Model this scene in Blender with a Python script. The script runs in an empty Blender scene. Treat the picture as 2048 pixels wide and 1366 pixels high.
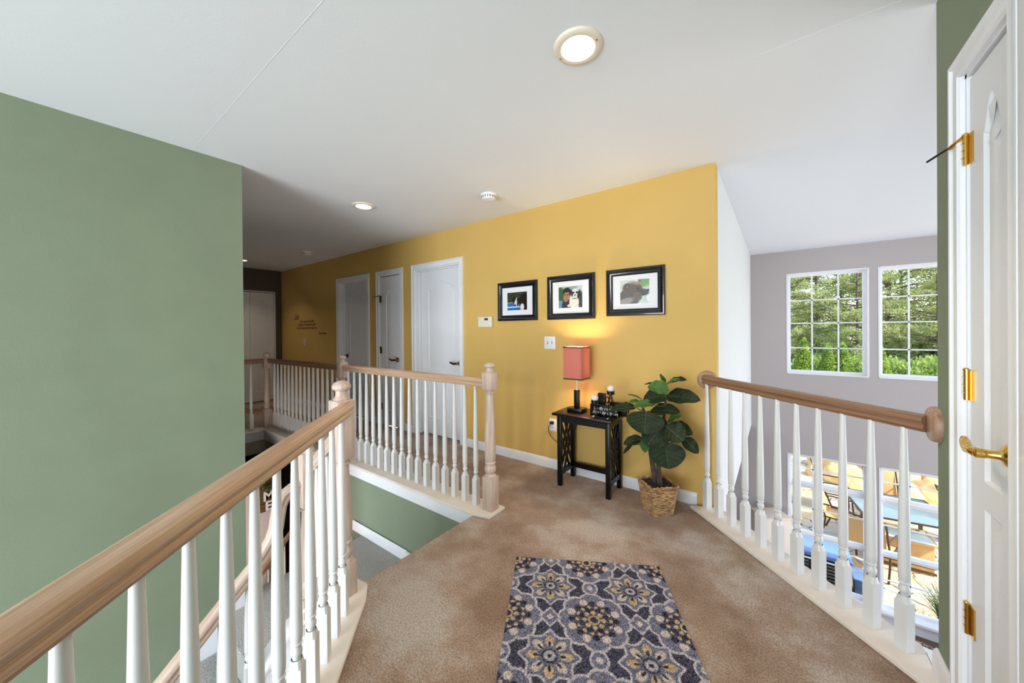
import bpy, bmesh, math, random
import numpy as np
from mathutils import Vector, Matrix, noise as mnoise
random.seed(7); rng = np.random.default_rng(7)
PI = math.pi
scene = bpy.context.scene
C = scene.collection
def lin(r, g, b):
    return tuple(((c/255)/12.92 if c/255 <= .04045 else (((c/255)+.055)/1.055)**2.4) for c in (r, g, b)) + (1,)

# ------------------------------------------------------------------ camera
yaw, pitch, roll = .6395, -.0040, -.0086
fw = Vector((-math.sin(yaw)*math.cos(pitch), math.cos(yaw)*math.cos(pitch), math.sin(pitch)))
r0 = Vector((math.cos(yaw), math.sin(yaw), 0)); u0 = r0.cross(fw)
rt = r0*math.cos(roll) + u0*math.sin(roll); up = u0*math.cos(roll) - r0*math.sin(roll)
cd = bpy.data.cameras.new('camera'); cam = bpy.data.objects.new('camera', cd); C.objects.link(cam)
M = Matrix((rt, up, -fw)).transposed().to_4x4(); M.translation = (0, 0, 1.28)
cam.matrix_world = M
cd.sensor_width = 36; cd.lens = 714.98*36/2048; cd.shift_y = -19.888/2048
cd.clip_start = .02; cd.clip_end = 300
scene.camera = cam

# ------------------------------------------------------------------ light
vs = scene.view_settings
vs.view_transform = 'Standard'; vs.look = 'None'; vs.gamma = 1; vs.exposure = .52; vs.use_curve_mapping = False
world = bpy.data.worlds.new('world'); scene.world = world; world.use_nodes = True
wn = world.node_tree; bgn = wn.nodes['Background']
sky = wn.nodes.new('ShaderNodeTexSky'); sky.sky_type = 'NISHITA'; sky.sun_disc = False
sky.sun_elevation = math.radians(52); sky.sun_rotation = math.radians(80); sky.air_density = 1.0; sky.dust_density = 1.5
wn.links.new(sky.outputs[0], bgn.inputs[0]); bgn.inputs[1].default_value = .38
sd = bpy.data.lights.new('sun', 'SUN'); sd.energy = 5.2; sd.angle = math.radians(.6); sd.color = (1, .95, .86)
sun = bpy.data.objects.new('sun', sd); C.objects.link(sun)
sun.rotation_euler = Vector((1.0, -.10, 1.05)).to_track_quat('Z', 'Y').to_euler()
def area(name, loc, direction, sx, sy, power, col=(1, 1, 1), spread=PI):
    d = bpy.data.lights.new(name, 'AREA'); d.shape = 'RECTANGLE'; d.size = sx; d.size_y = sy
    d.energy = power; d.color = col; d.spread = spread
    o = bpy.data.objects.new(name, d); C.objects.link(o); o.location = loc
    o.rotation_euler = (-Vector(direction)).to_track_quat('Z', 'Y').to_euler()
    return o
# daylight through the two-storey foyer window behind the camera and through the great room's side windows
area('foyer_window_daylight', (-1.05, -4.12, .35), (0, 1, 0), 2.9, 3.2, 250, (.88, .95, 1.0))
area('great_room_side_daylight', (5.4, 4.4, .3), (-1, 0, .70), 3.4, 4.2, 135, (.90, .96, 1.0))
area('side_hall_window_daylight', (.40, -2.9, 1.3), (-.6, 1, 0), .8, 1.6, 9, (.90, .96, 1.0))
area('lower_hall_fill', (-3.45, -.1, -.9), (-.75, .9, -.1), .6, .6, 13, (1, .90, .80), math.radians(125))  # unseen fill light added to brighten the pale pink lower wall

# ------------------------------------------------------------------ materials
MATS = {}
def mat(name, col=(.8, .8, .8, 1), rough=.5, metal=0, kind='plain', col2=None, scale=10, stretch=(1, 1, 1),
        bump=0, bscale=200, coord='Object', spec=.5, emit=None, estr=0, contrast=.5, trans=0, coat=0):
    m = bpy.data.materials.new(name); m.use_nodes = True; nt = m.node_tree; N = nt.nodes; L = nt.links
    b = N['Principled BSDF']
    b.inputs['Base Color'].default_value = col; b.inputs['Roughness'].default_value = rough
    b.inputs['Metallic'].default_value = metal; b.inputs['Specular IOR Level'].default_value = spec
    if coat: b.inputs['Coat Weight'].default_value = coat
    if emit:
        b.inputs['Emission Color'].default_value = emit; b.inputs['Emission Strength'].default_value = estr
    tc = N.new('ShaderNodeTexCoord'); mp = N.new('ShaderNodeMapping')
    L.new(tc.outputs[coord], mp.inputs['Vector']); mp.inputs['Scale'].default_value = stretch
    if col2 is not None:
        nz = N.new('ShaderNodeTexNoise'); nz.inputs['Scale'].default_value = scale; nz.inputs['Detail'].default_value = 5
        L.new(mp.outputs[0], nz.inputs['Vector'])
        cr = N.new('ShaderNodeValToRGB'); cr.color_ramp.elements[0].position = .5-contrast/2*.6; cr.color_ramp.elements[1].position = .5+contrast/2*.6
        cr.color_ramp.elements[0].color = col; cr.color_ramp.elements[1].color = col2
        L.new(nz.outputs[0], cr.inputs[0]); L.new(cr.outputs[0], b.inputs['Base Color'])
    if kind == 'attr':
        at = N.new('ShaderNodeAttribute'); at.attribute_name = 'Col'; L.new(at.outputs['Color'], b.inputs['Base Color'])
    if bump:
        n2 = N.new('ShaderNodeTexNoise'); n2.inputs['Scale'].default_value = bscale; n2.inputs['Detail'].default_value = 3
        L.new(mp.outputs[0], n2.inputs['Vector'])
        bp = N.new('ShaderNodeBump'); bp.inputs['Strength'].default_value = bump; bp.inputs['Distance'].default_value = .01
        L.new(n2.outputs[0], bp.inputs['Height']); L.new(bp.outputs[0], b.inputs['Normal'])
    if trans:
        tr = N.new('ShaderNodeBsdfTranslucent'); mx = N.new('ShaderNodeMixShader'); mx.inputs[0].default_value = trans
        src = b.inputs['Base Color'].links[0].from_socket if b.inputs['Base Color'].links else None
        if src: L.new(src, tr.inputs[0])
        else: tr.inputs[0].default_value = col
        L.new(b.outputs[0], mx.inputs[1]); L.new(tr.outputs[0], mx.inputs[2]); L.new(mx.outputs[0], N['Material Output'].inputs[0])
    MATS[name] = m
    return m
W_CEIL = mat('ceiling_paint', lin(236, 239, 245), .9, bump=.04, bscale=90)
W_GREEN = mat('sage_green_paint', lin(130, 141, 118), .75, col2=lin(134, 146, 122), scale=3, bump=.05, bscale=150)
W_YEL = mat('golden_yellow_paint', lin(218, 180, 104), .7, col2=lin(214, 176, 98), scale=2, bump=.05, bscale=150)
W_WHITE = mat('cool_white_paint', lin(226, 227, 228), .8, bump=.04, bscale=120)
W_TAUPE = mat('taupe_grey_paint', lin(184, 176, 176), .8, bump=.04, bscale=120)
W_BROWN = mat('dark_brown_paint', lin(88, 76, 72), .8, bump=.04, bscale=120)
W_PINK = mat('pale_pink_beige_paint', lin(214, 198, 198), .8)
TRIM = mat('white_trim_paint', lin(236, 237, 242), .35)
DOORM = mat('white_door_paint', lin(232, 233, 238), .4, bump=.10, bscale=60, stretch=(8, 8, .6))
BALM = mat('baluster_white_paint', lin(218, 218, 219), .35)
PLATE = mat('pickled_shoe_board', lin(234, 228, 222), .35, col2=lin(224, 210, 197), scale=6, contrast=.9)
def woodmat(name, a, b, coord, stretch, rough=.35, dark=None):
    m = bpy.data.materials.new(name); m.use_nodes = True; nt = m.node_tree; N = nt.nodes; L = nt.links; p = N['Principled BSDF']
    tc = N.new('ShaderNodeTexCoord'); mp = N.new('ShaderNodeMapping'); L.new(tc.outputs[coord], mp.inputs[0]); mp.inputs['Scale'].default_value = stretch
    n1 = N.new('ShaderNodeTexNoise'); n1.inputs['Scale'].default_value = 1; n1.inputs['Detail'].default_value = 8; n1.inputs['Roughness'].default_value = .65
    L.new(mp.outputs[0], n1.inputs[0])
    cr = N.new('ShaderNodeValToRGB'); e = cr.color_ramp.elements; e[0].position = .33; e[0].color = a; e[1].position = .66; e[1].color = b
    if dark:
        x = e.new(.52); x.color = dark
    L.new(n1.outputs[0], cr.inputs[0]); L.new(cr.outputs[0], p.inputs['Base Color'])
    p.inputs['Roughness'].default_value = rough
    bp = N.new('ShaderNodeBump'); bp.inputs['Strength'].default_value = .15; bp.inputs['Distance'].default_value = .002
    L.new(n1.outputs[0], bp.inputs['Height']); L.new(bp.outputs[0], p.inputs['Normal'])
    return m
RAILW = woodmat('light_oak_rail', lin(170, 134, 108), lin(214, 188, 166), 'UV', (2.2, 26, 1), .28, lin(196, 162, 136))
RAILD = woodmat('warm_oak_rail', lin(112, 78, 58), lin(160, 124, 98), 'UV', (2.2, 26, 1), .3)
NEWELW = woodmat('pickled_oak', lin(182, 156, 142), lin(214, 196, 184), 'Object', (55, 55, 3), .38, lin(200, 178, 165))
RAILP = woodmat('pale_pickled_rail', lin(172, 142, 124), lin(216, 198, 186), 'UV', (2.2, 26, 1), .28, lin(200, 176, 160))
ROSETW = woodmat('oak_rosette', lin(142, 104, 82), lin(190, 158, 136), 'Object', (40, 40, 3), .4)
BRASS = mat('polished_brass', lin(222, 180, 92), .18, 1)
DBRASS = mat('antique_brass', lin(120, 100, 70), .3, 1)
BLACKW = mat('black_stained_wood', lin(10, 9, 11), .30, col2=lin(16, 13, 13), scale=8, stretch=(1, 8, 8), spec=.28)
BLACKM = mat('black_iron', lin(26, 24, 26), .35, .6)
FRAMEM = mat('black_frame_lacquer', lin(20, 20, 28), .22, coat=.5)
MATB = mat('white_mat_board', lin(236, 236, 240), .8)
STEEL = mat('brushed_steel', lin(190, 188, 184), .25, 1)
PLAST = mat('white_plastic', lin(240, 240, 242), .35)
CREAMP = mat('cream_plastic', lin(236, 228, 208), .4)
ALMOND = mat('almond_plastic', lin(224, 200, 176), .4)
DKPL = mat('black_plastic', lin(20, 20, 20), .4)
LCD = mat('grey_lcd', lin(70, 76, 70), .2)
VINYL = mat('white_window_vinyl', lin(240, 241, 246), .4)
CLOTHW = mat('white_upholstery', lin(232, 230, 226), .9, bump=.3, bscale=60)
INK = mat('dark_wall_lettering', lin(84, 50, 20), .6)
CHALK = mat('white_lettering', lin(238, 238, 240), .6)
ATTR = mat('printed_photograph', kind='attr', rough=.3, coat=.2)
RUGM = mat('rug_pile', kind='attr', rough=1, bump=.7, bscale=420, spec=.05)
CREAM = mat('cream_painted_cabinet', lin(240, 222, 208), .6)
def carpet(name, cols, fine, stain):
    m = bpy.data.materials.new(name); m.use_nodes = True; nt = m.node_tree; N = nt.nodes; L = nt.links; p = N['Principled BSDF']
    tc = N.new('ShaderNodeTexCoord')
    def nz(sc, det=4, r=.5):
        n = N.new('ShaderNodeTexNoise'); n.inputs['Scale'].default_value = sc; n.inputs['Detail'].default_value = det
        n.inputs['Roughness'].default_value = r; L.new(tc.outputs['Object'], n.inputs[0]); return n
    big = nz(1.7, 6, .62); small = nz(fine, 3, .7)
    cr = N.new('ShaderNodeValToRGB'); e = cr.color_ramp.elements
    e[0].position = .40; e[0].color = cols[0]; e[1].position = .60; e[1].color = cols[2]; x = e.new(.5); x.color = cols[1]
    L.new(big.outputs[0], cr.inputs[0])
    cs = N.new('ShaderNodeValToRGB'); cs.color_ramp.elements[0].position = .36; cs.color_ramp.elements[0].color = (stain, stain, stain, 1)
    cs.color_ramp.elements[1].position = .62; cs.color_ramp.elements[1].color = (1.0, 1.0, 1.0, 1)
    L.new(small.outputs[0], cs.inputs[0])
    mx = N.new('ShaderNodeMix'); mx.data_type = 'RGBA'; mx.blend_type = 'MULTIPLY'; mx.inputs[0].default_value = 1
    L.new(cr.outputs[0], mx.inputs[6]); L.new(cs.outputs[0], mx.inputs[7]); L.new(mx.outputs[2], p.inputs['Base Color'])
    p.inputs['Roughness'].default_value = 1; p.inputs['Specular IOR Level'].default_value = .05
    p.inputs['Sheen Weight'].default_value = .25
    bp = N.new('ShaderNodeBump'); bp.inputs['Strength'].default_value = .9; bp.inputs['Distance'].default_value = .006
    L.new(small.outputs[0], bp.inputs['Height']); L.new(bp.outputs[0], p.inputs['Normal'])
    return m
CARPET = carpet('brown_beige_carpet', [lin(156, 127, 106), lin(182, 156, 138), lin(206, 192, 182)], 130, .46)
CARPETG = carpet('grey_stair_carpet', [lin(194, 191, 188), lin(202, 199, 196), lin(208, 206, 203)], 150, .34)
CARPETB = carpet('shaded_stair_carpet', [lin(142, 110, 80), lin(150, 118, 88), lin(160, 126, 96)], 150, .6)  # grey carpet coloured brown for the dim warm light on the lower flight
DKFLOOR = mat('dark_wood_floor', lin(84, 66, 52), .3, col2=lin(100, 78, 60), scale=3, stretch=(1, 12, 1))
def glassmat():
    m = bpy.data.materials.new('window_glass'); m.use_nodes = True; nt = m.node_tree; N = nt.nodes; L = nt.links
    N.remove(N['Principled BSDF']); t = N.new('ShaderNodeBsdfTransparent'); t.inputs[0].default_value = (.97, .98, .98, 1)
    g = N.new('ShaderNodeBsdfGlossy'); g.inputs['Roughness'].default_value = .02; mx = N.new('ShaderNodeMixShader')
    fr = N.new('ShaderNodeFresnel'); fr.inputs[0].default_value = 1.3; mu = N.new('ShaderNodeMath'); mu.operation = 'MULTIPLY'; mu.inputs[1].default_value = .4
    L.new(fr.outputs[0], mu.inputs[0]); L.new(mu.outputs[0], mx.inputs[0])
    L.new(t.outputs[0], mx.inputs[1]); L.new(g.outputs[0], mx.inputs[2]); L.new(mx.outputs[0], N['Material Output'].inputs[0])
    return m
GLASS = glassmat()

# ------------------------------------------------------------------ mesh helpers
class MB:
    def __init__(s): s.bm = bmesh.new(); s.uv = s.bm.loops.layers.uv.new('UVMap')
    def box(s, x0, x1, y0, y1, z0, z1, bev=0, mt=None, seg=2):
        r = bmesh.ops.create_cube(s.bm, size=1)
        mm = Matrix.Translation(((x0+x1)/2, (y0+y1)/2, (z0+z1)/2)) @ Matrix.Diagonal((abs(x1-x0), abs(y1-y0), abs(z1-z0), 1))
        if mt is not None: mm = mt @ mm
        bmesh.ops.transform(s.bm, matrix=mm, verts=r['verts'])
        if bev:
            es = list({e for v in r['verts'] for e in v.link_edges})
            bmesh.ops.bevel(s.bm, geom=es, offset=bev, segments=seg, profile=.5, affect='EDGES')
        return s
    def lathe(s, prof, c=(0, 0, 0), n=24, mt=None, caps=True):
        rings = []
        for r, z in prof:
            ring = []
            for i in range(n):
                a = 2*PI*i/n; v = Vector((c[0]+r*math.cos(a), c[1]+r*math.sin(a), c[2]+z))
                if mt is not None: v = mt @ v
                ring.append(s.bm.verts.new(v))
            rings.append(ring)
        for a, b in zip(rings, rings[1:]):
            for i in range(n):
                s.bm.faces.new((a[i], a[(i+1) % n], b[(i+1) % n], b[i]))
        if caps:
            s.bm.faces.new(rings[0][::-1]); s.bm.faces.new(rings[-1])
        return s
    def prism(s, poly, z0, z1, mt=None):
        lo = [Vector((p[0], p[1], z0)) for p in poly]; hi = [Vector((p[0], p[1], z1)) for p in poly]
        if mt is not None: lo = [mt @ v for v in lo]; hi = [mt @ v for v in hi]
        lo = [s.bm.verts.new(v) for v in lo]; hi = [s.bm.verts.new(v) for v in hi]; n = len(poly)
        s.bm.faces.new(lo[::-1]); s.bm.faces.new(hi)
        for i in range(n): s.bm.faces.new((lo[i], lo[(i+1) % n], hi[(i+1) % n], hi[i]))
        return s
    def tube(s, pts, r, n=8, caps=True):
        pts = [Vector(p) for p in pts]; rs = r if isinstance(r, (list, tuple)) else [r]*len(pts)
        prev = None; rings = []
        for i, p in enumerate(pts):
            t = (pts[min(i+1, len(pts)-1)] - pts[max(i-1, 0)]).normalized()
            if prev is None:
                a = Vector((0, 0, 1)) if abs(t.z) < .9 else Vector((1, 0, 0)); u = t.cross(a).normalized()
            else: u = (prev - t*prev.dot(t)).normalized()
            prev = u; v = t.cross(u)
            rings.append([s.bm.verts.new(p + (u*math.cos(2*PI*k/n) + v*math.sin(2*PI*k/n))*rs[i]) for k in range(n)])
        for a, b in zip(rings, rings[1:]):
            for i in range(n): s.bm.faces.new((a[i], a[(i+1) % n], b[(i+1) % n], b[i]))
        if caps: s.bm.faces.new(rings[0][::-1]); s.bm.faces.new(rings[-1])
        return s
    def sweep(s, prof, path, side=None, mitre=None, closed=False):
        """prof: list of (across, height); path points; UV u along the length, v around."""
        path = [Vector(p) for p in path]; rings = []; L = 0; n = len(prof); m = len(path)
        for i, p in enumerate(path):
            if closed: a = path[i-1]; b = path[(i+1) % m]
            else: a = path[max(i-1, 0)]; b = path[min(i+1, m-1)]
            t1 = (p-a); t2 = (b-p); t = ((t1.normalized() if t1.length > 1e-9 else Vector()) + (t2.normalized() if t2.length > 1e-9 else Vector())).normalized()
            sd_ = Vector(side) if side else t.cross(Vector((0, 0, 1)))
            sd_ = (sd_ - t*sd_.dot(t)).normalized(); u = sd_.cross(t).normalized()
            if u.z < 0 and not side: u = -u
            rings.append([s.bm.verts.new(p + sd_*q[0] + u*q[1]) for q in prof])
        acc = [0]
        for i in range(1, m): acc.append(acc[-1] + (path[i]-path[i-1]).length)
        for i in range(m if closed else m-1):
            a = rings[i]; b = rings[(i+1) % m]
            for k in range(n):
                f = s.bm.faces.new((a[k], b[k], b[(k+1) % n], a[(k+1) % n]))
                us = (acc[i], acc[(i+1) % m] if i+1 < m else acc[i]+.1)
                for lp, (uu, vv) in zip(f.loops, ((us[0], k/n), (us[1], k/n), (us[1], (k+1)/n), (us[0], (k+1)/n))): lp[s.uv].uv = (uu, vv)
        if not closed:
            s.bm.faces.new(rings[0]); s.bm.faces.new(rings[-1][::-1])
        return s
    def sphere(s, c, r, sc=(1, 1, 1), n=16, rot=None):
        q = bmesh.ops.create_uvsphere(s.bm, u_segments=n, v_segments=max(6, n//2+2), radius=r)
        mm = Matrix.Translation(c) @ (rot or Matrix.Identity(4)) @ Matrix.Diagonal((sc[0], sc[1], sc[2], 1))
        bmesh.ops.transform(s.bm, matrix=mm, verts=q['verts']); return s
    def face(s, pts):
        s.bm.faces.new([s.bm.verts.new(Vector(p)) for p in pts]); return s
    def build(s, name, m, parent=None, smooth=35, mt=None):
        if mt is not None: bmesh.ops.transform(s.bm, matrix=mt, verts=s.bm.verts)
        if parent is not None: bmesh.ops.translate(s.bm, vec=-world_loc(parent), verts=s.bm.verts)
        bmesh.ops.recalc_face_normals(s.bm, faces=s.bm.faces)
        me = bpy.data.meshes.new(name); s.bm.to_mesh(me); s.bm.free()
        if smooth:
            me.polygons.foreach_set('use_smooth', [True]*len(me.polygons)); me.set_sharp_from_angle(angle=math.radians(smooth))
        return link(name, me, m, parent)
def world_loc(o):
    v = Vector(o.location)
    while o.parent: o = o.parent; v = v + Vector(o.location)
    return v
def link(name, me, m, parent=None):
    o = bpy.data.objects.new(name, me)
    if m and len(me.materials) == 0: me.materials.append(m)
    C.objects.link(o); o.parent = parent
    return o
def tag(o, label=None, cat=None, group=None, kind=None):
    if label: o['label'] = label
    if cat: o['category'] = cat
    if group: o['group'] = group
    if kind: o['kind'] = kind
    return o
def thing(name, label, cat, loc=(0, 0, 0), group=None, kind=None):
    o = bpy.data.objects.new(name, None); o.empty_display_size = .1; C.objects.link(o); o.location = loc
    return tag(o, label, cat, group, kind)
def copy_tree(o, parent=None):
    c = o.copy(); C.objects.link(c); c.parent = parent
    for ch in list(o.children): copy_tree(ch, c)
    return c
def struct(name, mb, m, label=None, smooth=35):
    o = mb.build(name, m, None, smooth); o['kind'] = 'structure'
    o['label'] = label or name.replace('_', ' '); o['category'] = name.split('_')[0]
    return o
def textobj(name, body, m, size, mt, parent=None, shear=0, align='LEFT', depth=.0008, space=1.0, bold=0):
    cu = bpy.data.curves.new(name, 'FONT'); cu.body = body; cu.size = size; cu.shear = shear; cu.align_x = align
    cu.extrude = depth; cu.space_character = space; cu.resolution_u = 3; cu.offset = bold
    tmp = bpy.data.objects.new('tmp', cu); C.objects.link(tmp)
    me = bpy.data.meshes.new_from_object(tmp.evaluated_get(bpy.context.evaluated_depsgraph_get()))
    bpy.data.objects.remove(tmp)
    me.transform(mt)
    if parent is not None: me.transform(Matrix.Translation(-world_loc(parent)))
    me.materials.clear()
    return link(name, me, m, parent)

# ------------------------------------------------------------------ room shell
H = 2.443; YW = 2.872; XG = -2.99; ZL = -2.75; YB = 6.87
# ceiling: one flat slab over hall and great room, with two faint drywall seams
mb = MB(); mb.box(-9, 5.8, -4.6, 7.05, H, H+.15)
struct('ceiling', mb, W_CEIL, 'flat white ceiling over the landing and the great room')
mb = MB()
mb.box(-2.985, -1.15, .620, .6216, H-.0006, H+.001); mb.box(-.08, .455, 1.858, 1.8596, H-.0006, H+.001)
struct('trim_1', mb, W_CEIL, 'faint drywall seams in the white ceiling')
SL, SR = -.633, 2.28      # x+y of the inner edges of the two shoe boards
SLo, SRo = -.885, 2.55
floor_poly = [(-7.65, YW), (SRo-YW-.0, YW), (.463, SRo-.463), (.463, SLo-.463), (-1.70, SLo+1.70), (-1.70, 1.845), (-5.45, 1.845), (-5.45, -1.2), (-7.65, -1.2)]
mb = MB(); mb.prism(floor_poly, -.30, 0)
struct('floor', mb, CARPET, 'brown beige carpeted upper landing and hall floor')
mb = MB(); mb.box(-9, 5.8, -4.6, 7.05, ZL-.15, ZL)
struct('floor_lower', mb, DKFLOOR, 'dark floor of the lower storey')
# yellow wall with three door openings
def wall_y(name, x0, x1, y0, y1, z0, z1, holes, m, label):
    """wall slab between y0..y1 with rectangular holes (hx0,hx1,hz0,hz1) sorted by x"""
    mb = MB(); x = x0
    cols = {}
    for h in sorted(holes): cols.setdefault((h[0], h[1]), []).append((h[2], h[3]))
    for (a, b), zs in sorted(cols.items()):
        mb.box(x, a, y0, y1, z0, z1); z = z0
        for c, d in sorted(zs):
            if c > z: mb.box(a, b, y0, y1, z, c)
            z = d
        if z < z1: mb.box(a, b, y0, y1, z, z1)
        x = b
    mb.box(x, x1, y0, y1, z0, z1)
    return struct(name, mb, m, label)
D1 = (-5.490, -4.713); D2 = (-4.412, -3.946); D3 = (-3.636, -2.867)
DT = 2.04
wall_y('wall_yellow', -7.65, -.348, YW, YW+.12, 0, H, [(D1[0], D1[1], 0, DT), (D2[0], D2[1], 0, DT), (D3[0], D3[1], 0, DT)], W_YEL, 'golden yellow hall wall with three white doors')
mb = MB(); mb.box(-.458, -.348, YW+.001, YB, -.268, H)
struct('wall_white', mb, W_WHITE, 'cool white wall side running from the yellow wall corner to the window wall')
mb = MB(); mb.box(-.4585, -.3475, YW-.0005, YW+.0012, 0, H)
UW = (.118, .995, .597, 2.088); UW2 = (1.107, 1.984, .597, 2.088); LWz = (-2.56, -.635)
wall_y('wall_window', -4.1, 5.6, YB, YB+.14, ZL, H, [UW, UW2, (.118, .995, *LWz), (1.107, 1.984, *LWz), (2.10, 2.98, .597, 2.088), (2.10, 2.98, *LWz), (3.1, 3.98, .597, 2.088), (3.1, 3.98, *LWz)], W_TAUPE, 'taupe grey great room wall with two tiers of windows')
mb = MB(); mb.box(-4.2, -4.1, 2.99, YB+.14, ZL, H); struct('wall_kitchen', mb, W_TAUPE, 'taupe wall under the hall seen below the overlook')
mb = MB(); mb.box(5.5, 5.62, 1.8, YB+.14, ZL, -1.9); mb.box(5.5, 5.62, 1.8, YB+.14, 2.40, H)
mb.box(5.5, 5.62, 1.8, 2.6, -1.9, 2.40); mb.box(5.5, 5.62, 6.2, YB+.14, -1.9, 2.40)
struct('wall_east', mb, W_TAUPE, 'taupe great room side wall')
mb = MB(); mb.box(.60, 5.6, 1.84, 1.954, ZL, H); mb.box(.463, .60, 1.84, 1.954, ZL, 0); struct('wall_great_room_south', mb, W_TAUPE, 'taupe great room wall behind the landing closet')
# left green wall, its end, and the stairwell's green back wall
mb = MB(); mb.box(XG-.12, XG, -4.2, .884, ZL, H); struct('wall_green', mb, W_GREEN, 'tall sage green wall on the left beside the stairs')
mb = MB(); mb.box(-3.375, -1.70, 1.84, 1.90, ZL, -.30); mb.box(-3.375, -1.70, 1.831, 1.90, -.30, -.085)
struct('wall_stairwell', mb, W_GREEN, 'sage green stairwell wall below the back railing')
mb = MB(); mb.box(-9, -3.375, 1.90, 2.0, ZL, -.12); mb.box(-9, -5.6, -4.2, -4.1, ZL, H)
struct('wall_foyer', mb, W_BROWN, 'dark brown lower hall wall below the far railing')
mb = MB(); mb.box(-4.74, -4.62, -1.5, 1.712, ZL, -.265); struct('wall_pink', mb, W_PINK, 'pale pink lower storey wall with the wooden sign')
mb = MB(); mb.box(-9, 5.6, -4.32, -4.2, ZL, -1.4); mb.box(-9, 5.6, -4.32, -4.2, 2.0, H); mb.box(-9, -2.6, -4.32, -4.2, -1.4, 2.0); mb.box(.5, 5.6, -4.32, -4.2, -1.4, 2.0)
struct('wall_back', mb, W_GREEN, 'sage green wall behind the camera with the foyer window')
# far end of hall
mb = MB(); y0, y1 = 1.98, 2.76
mb.box(-7.77, -7.65, y1, YW+.12, 0, H); mb.box(-7.77, -7.65, -4.2, 1.20, 0, H); mb.box(-7.77, -7.65, 1.20, y1, 2.03, H)
mb.box(-7.77, -7.65, -4.2, YW+.12, ZL, 0)
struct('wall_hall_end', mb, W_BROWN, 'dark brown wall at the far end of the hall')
mb = MB(); mb.box(-7.70, -7.66, 1.22, 1.235, 0, 2.03); mb.box(-7.665, -7.64, 2.745, 2.765, 0, 2.04); mb.box(-7.665, -7.64, 1.2, 2.765, 2.022, 2.04)
struct('trim_2', mb, TRIM, 'thin pale trim around the far bifold doors')
mb = MB(); mb.box(-8.3, -.46, 3.16, 3.22, 0, H); mb.box(-8.36, -8.3, -4.2, 3.22, 0, H); mb.box(-8.3, -.46, 2.99, 3.2, -.02, 0)
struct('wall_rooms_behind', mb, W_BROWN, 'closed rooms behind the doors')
# right green wall with closet door opening
RX = .463; RD = (1.420, 1.712); RT = 2.046
mb = MB(); mb.box(RX, .60, RD[1], 1.954, 0, H); mb.box(RX, .60, -1.6, RD[0], 0, H); mb.box(RX, .60, RD[0], RD[1], RT, H)
mb.box(.75, .80, 1.2, 1.84, 0, H)
struct('wall_right', mb, W_GREEN, 'narrow sage green wall strip beside the closet door on the right')
mb = MB(); mb.box(.60, 5.6, -1.7, -1.6, ZL, H); struct('wall_side_hall', mb, W_GREEN, 'green wall of the side hall behind the camera')

# baseboards
BBP = [(0, 0), (.014, 0), (.014, .062), (.010, .078), (.004, .088), (0, .088)]
def baseboard(name, runs, label, m=TRIM):
    """runs: list of (p0, p1, normal, z)"""
    mb = MB()
    for p0, p1, n, z in runs:
        p0 = Vector((*p0, z)); p1 = Vector((*p1, z)); n = Vector((*n, 0))
        ra = [mb.bm.verts.new(p0+n*a+Vector((0, 0, h))) for a, h in BBP]; rb = [mb.bm.verts.new(p1+n*a+Vector((0, 0, h))) for a, h in BBP]
        for k in range(len(BBP)): mb.bm.faces.new((ra[k], ra[(k+1) % len(BBP)], rb[(k+1) % len(BBP)], rb[k]))
        mb.bm.faces.new(ra); mb.bm.faces.new(rb)
    return struct(name, mb, TRIM, label)
CW = .062
baseboard('baseboard_yellow', [((-7.64, YW), (D1[0]-CW, YW), (0, -1), 0), ((D1[1]+CW, YW), (D2[0]-CW, YW), (0, -1), 0), ((D2[1]+CW, YW), (D3[0]-CW, YW), (0, -1), 0), ((D3[1]+CW, YW), (-.475, YW), (0, -1), 0)], 'white baseboard along the yellow wall')
baseboard('baseboard_right', [((RX, 1.965), (RX, RD[1]+CW), (-1, 0), .018), ((RX, 1.27), (RX, -1.3), (-1, 0), 0)], 'white baseboard beside the closet door')
baseboard('baseboard_stair', [((-3.28, 1.831), (-2.46, 1.831), (0, -1), -.615)], 'white baseboard along the stairwell landing')
baseboard('baseboard_window', [((-.3, YB), (5.5, YB), (0, -1), ZL)], 'baseboard below the great room windows')

# ------------------------------------------------------------------ doors
def offset_poly(pts, d):
    n = len(pts); out = []
    for i in range(n):
        a = Vector(pts[i-1]); b = Vector(pts[i]); c = Vector(pts[(i+1) % n])
        e1 = (b-a).normalized(); e2 = (c-b).normalized(); n1 = Vector((-e1.y, e1.x)); n2 = Vector((-e2.y, e2.x))
        m = (n1+n2); m = m/max(m.length_squared, .5)*2 if m.length > 1e-6 else n1
        mm = (n1+n2).normalized(); k = 1/max(mm.dot(n1), .6)
        out.append(b + mm*d*k)
    return out
def arch_outline(x0, x1, z0, z1, rise):
    pts = [Vector((x0, z0)), Vector((x1, z0)), Vector((x1, z1-rise))]
    N = 22
    for i in range(1, N):
        t = i/N; x = x1+(x0-x1)*t; s = max(0, math.sin(PI*min(1, max(0, (t-.06)/.88))))
        pts.append(Vector((x, z1-rise+rise*s**1.15)))
    pts.append(Vector((x0, z1-rise)))
    return pts
def rect_outline(x0, x1, z0, z1): return [Vector((x0, z0)), Vector((x1, z0)), Vector((x1, z1)), Vector((x0, z1))]
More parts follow.
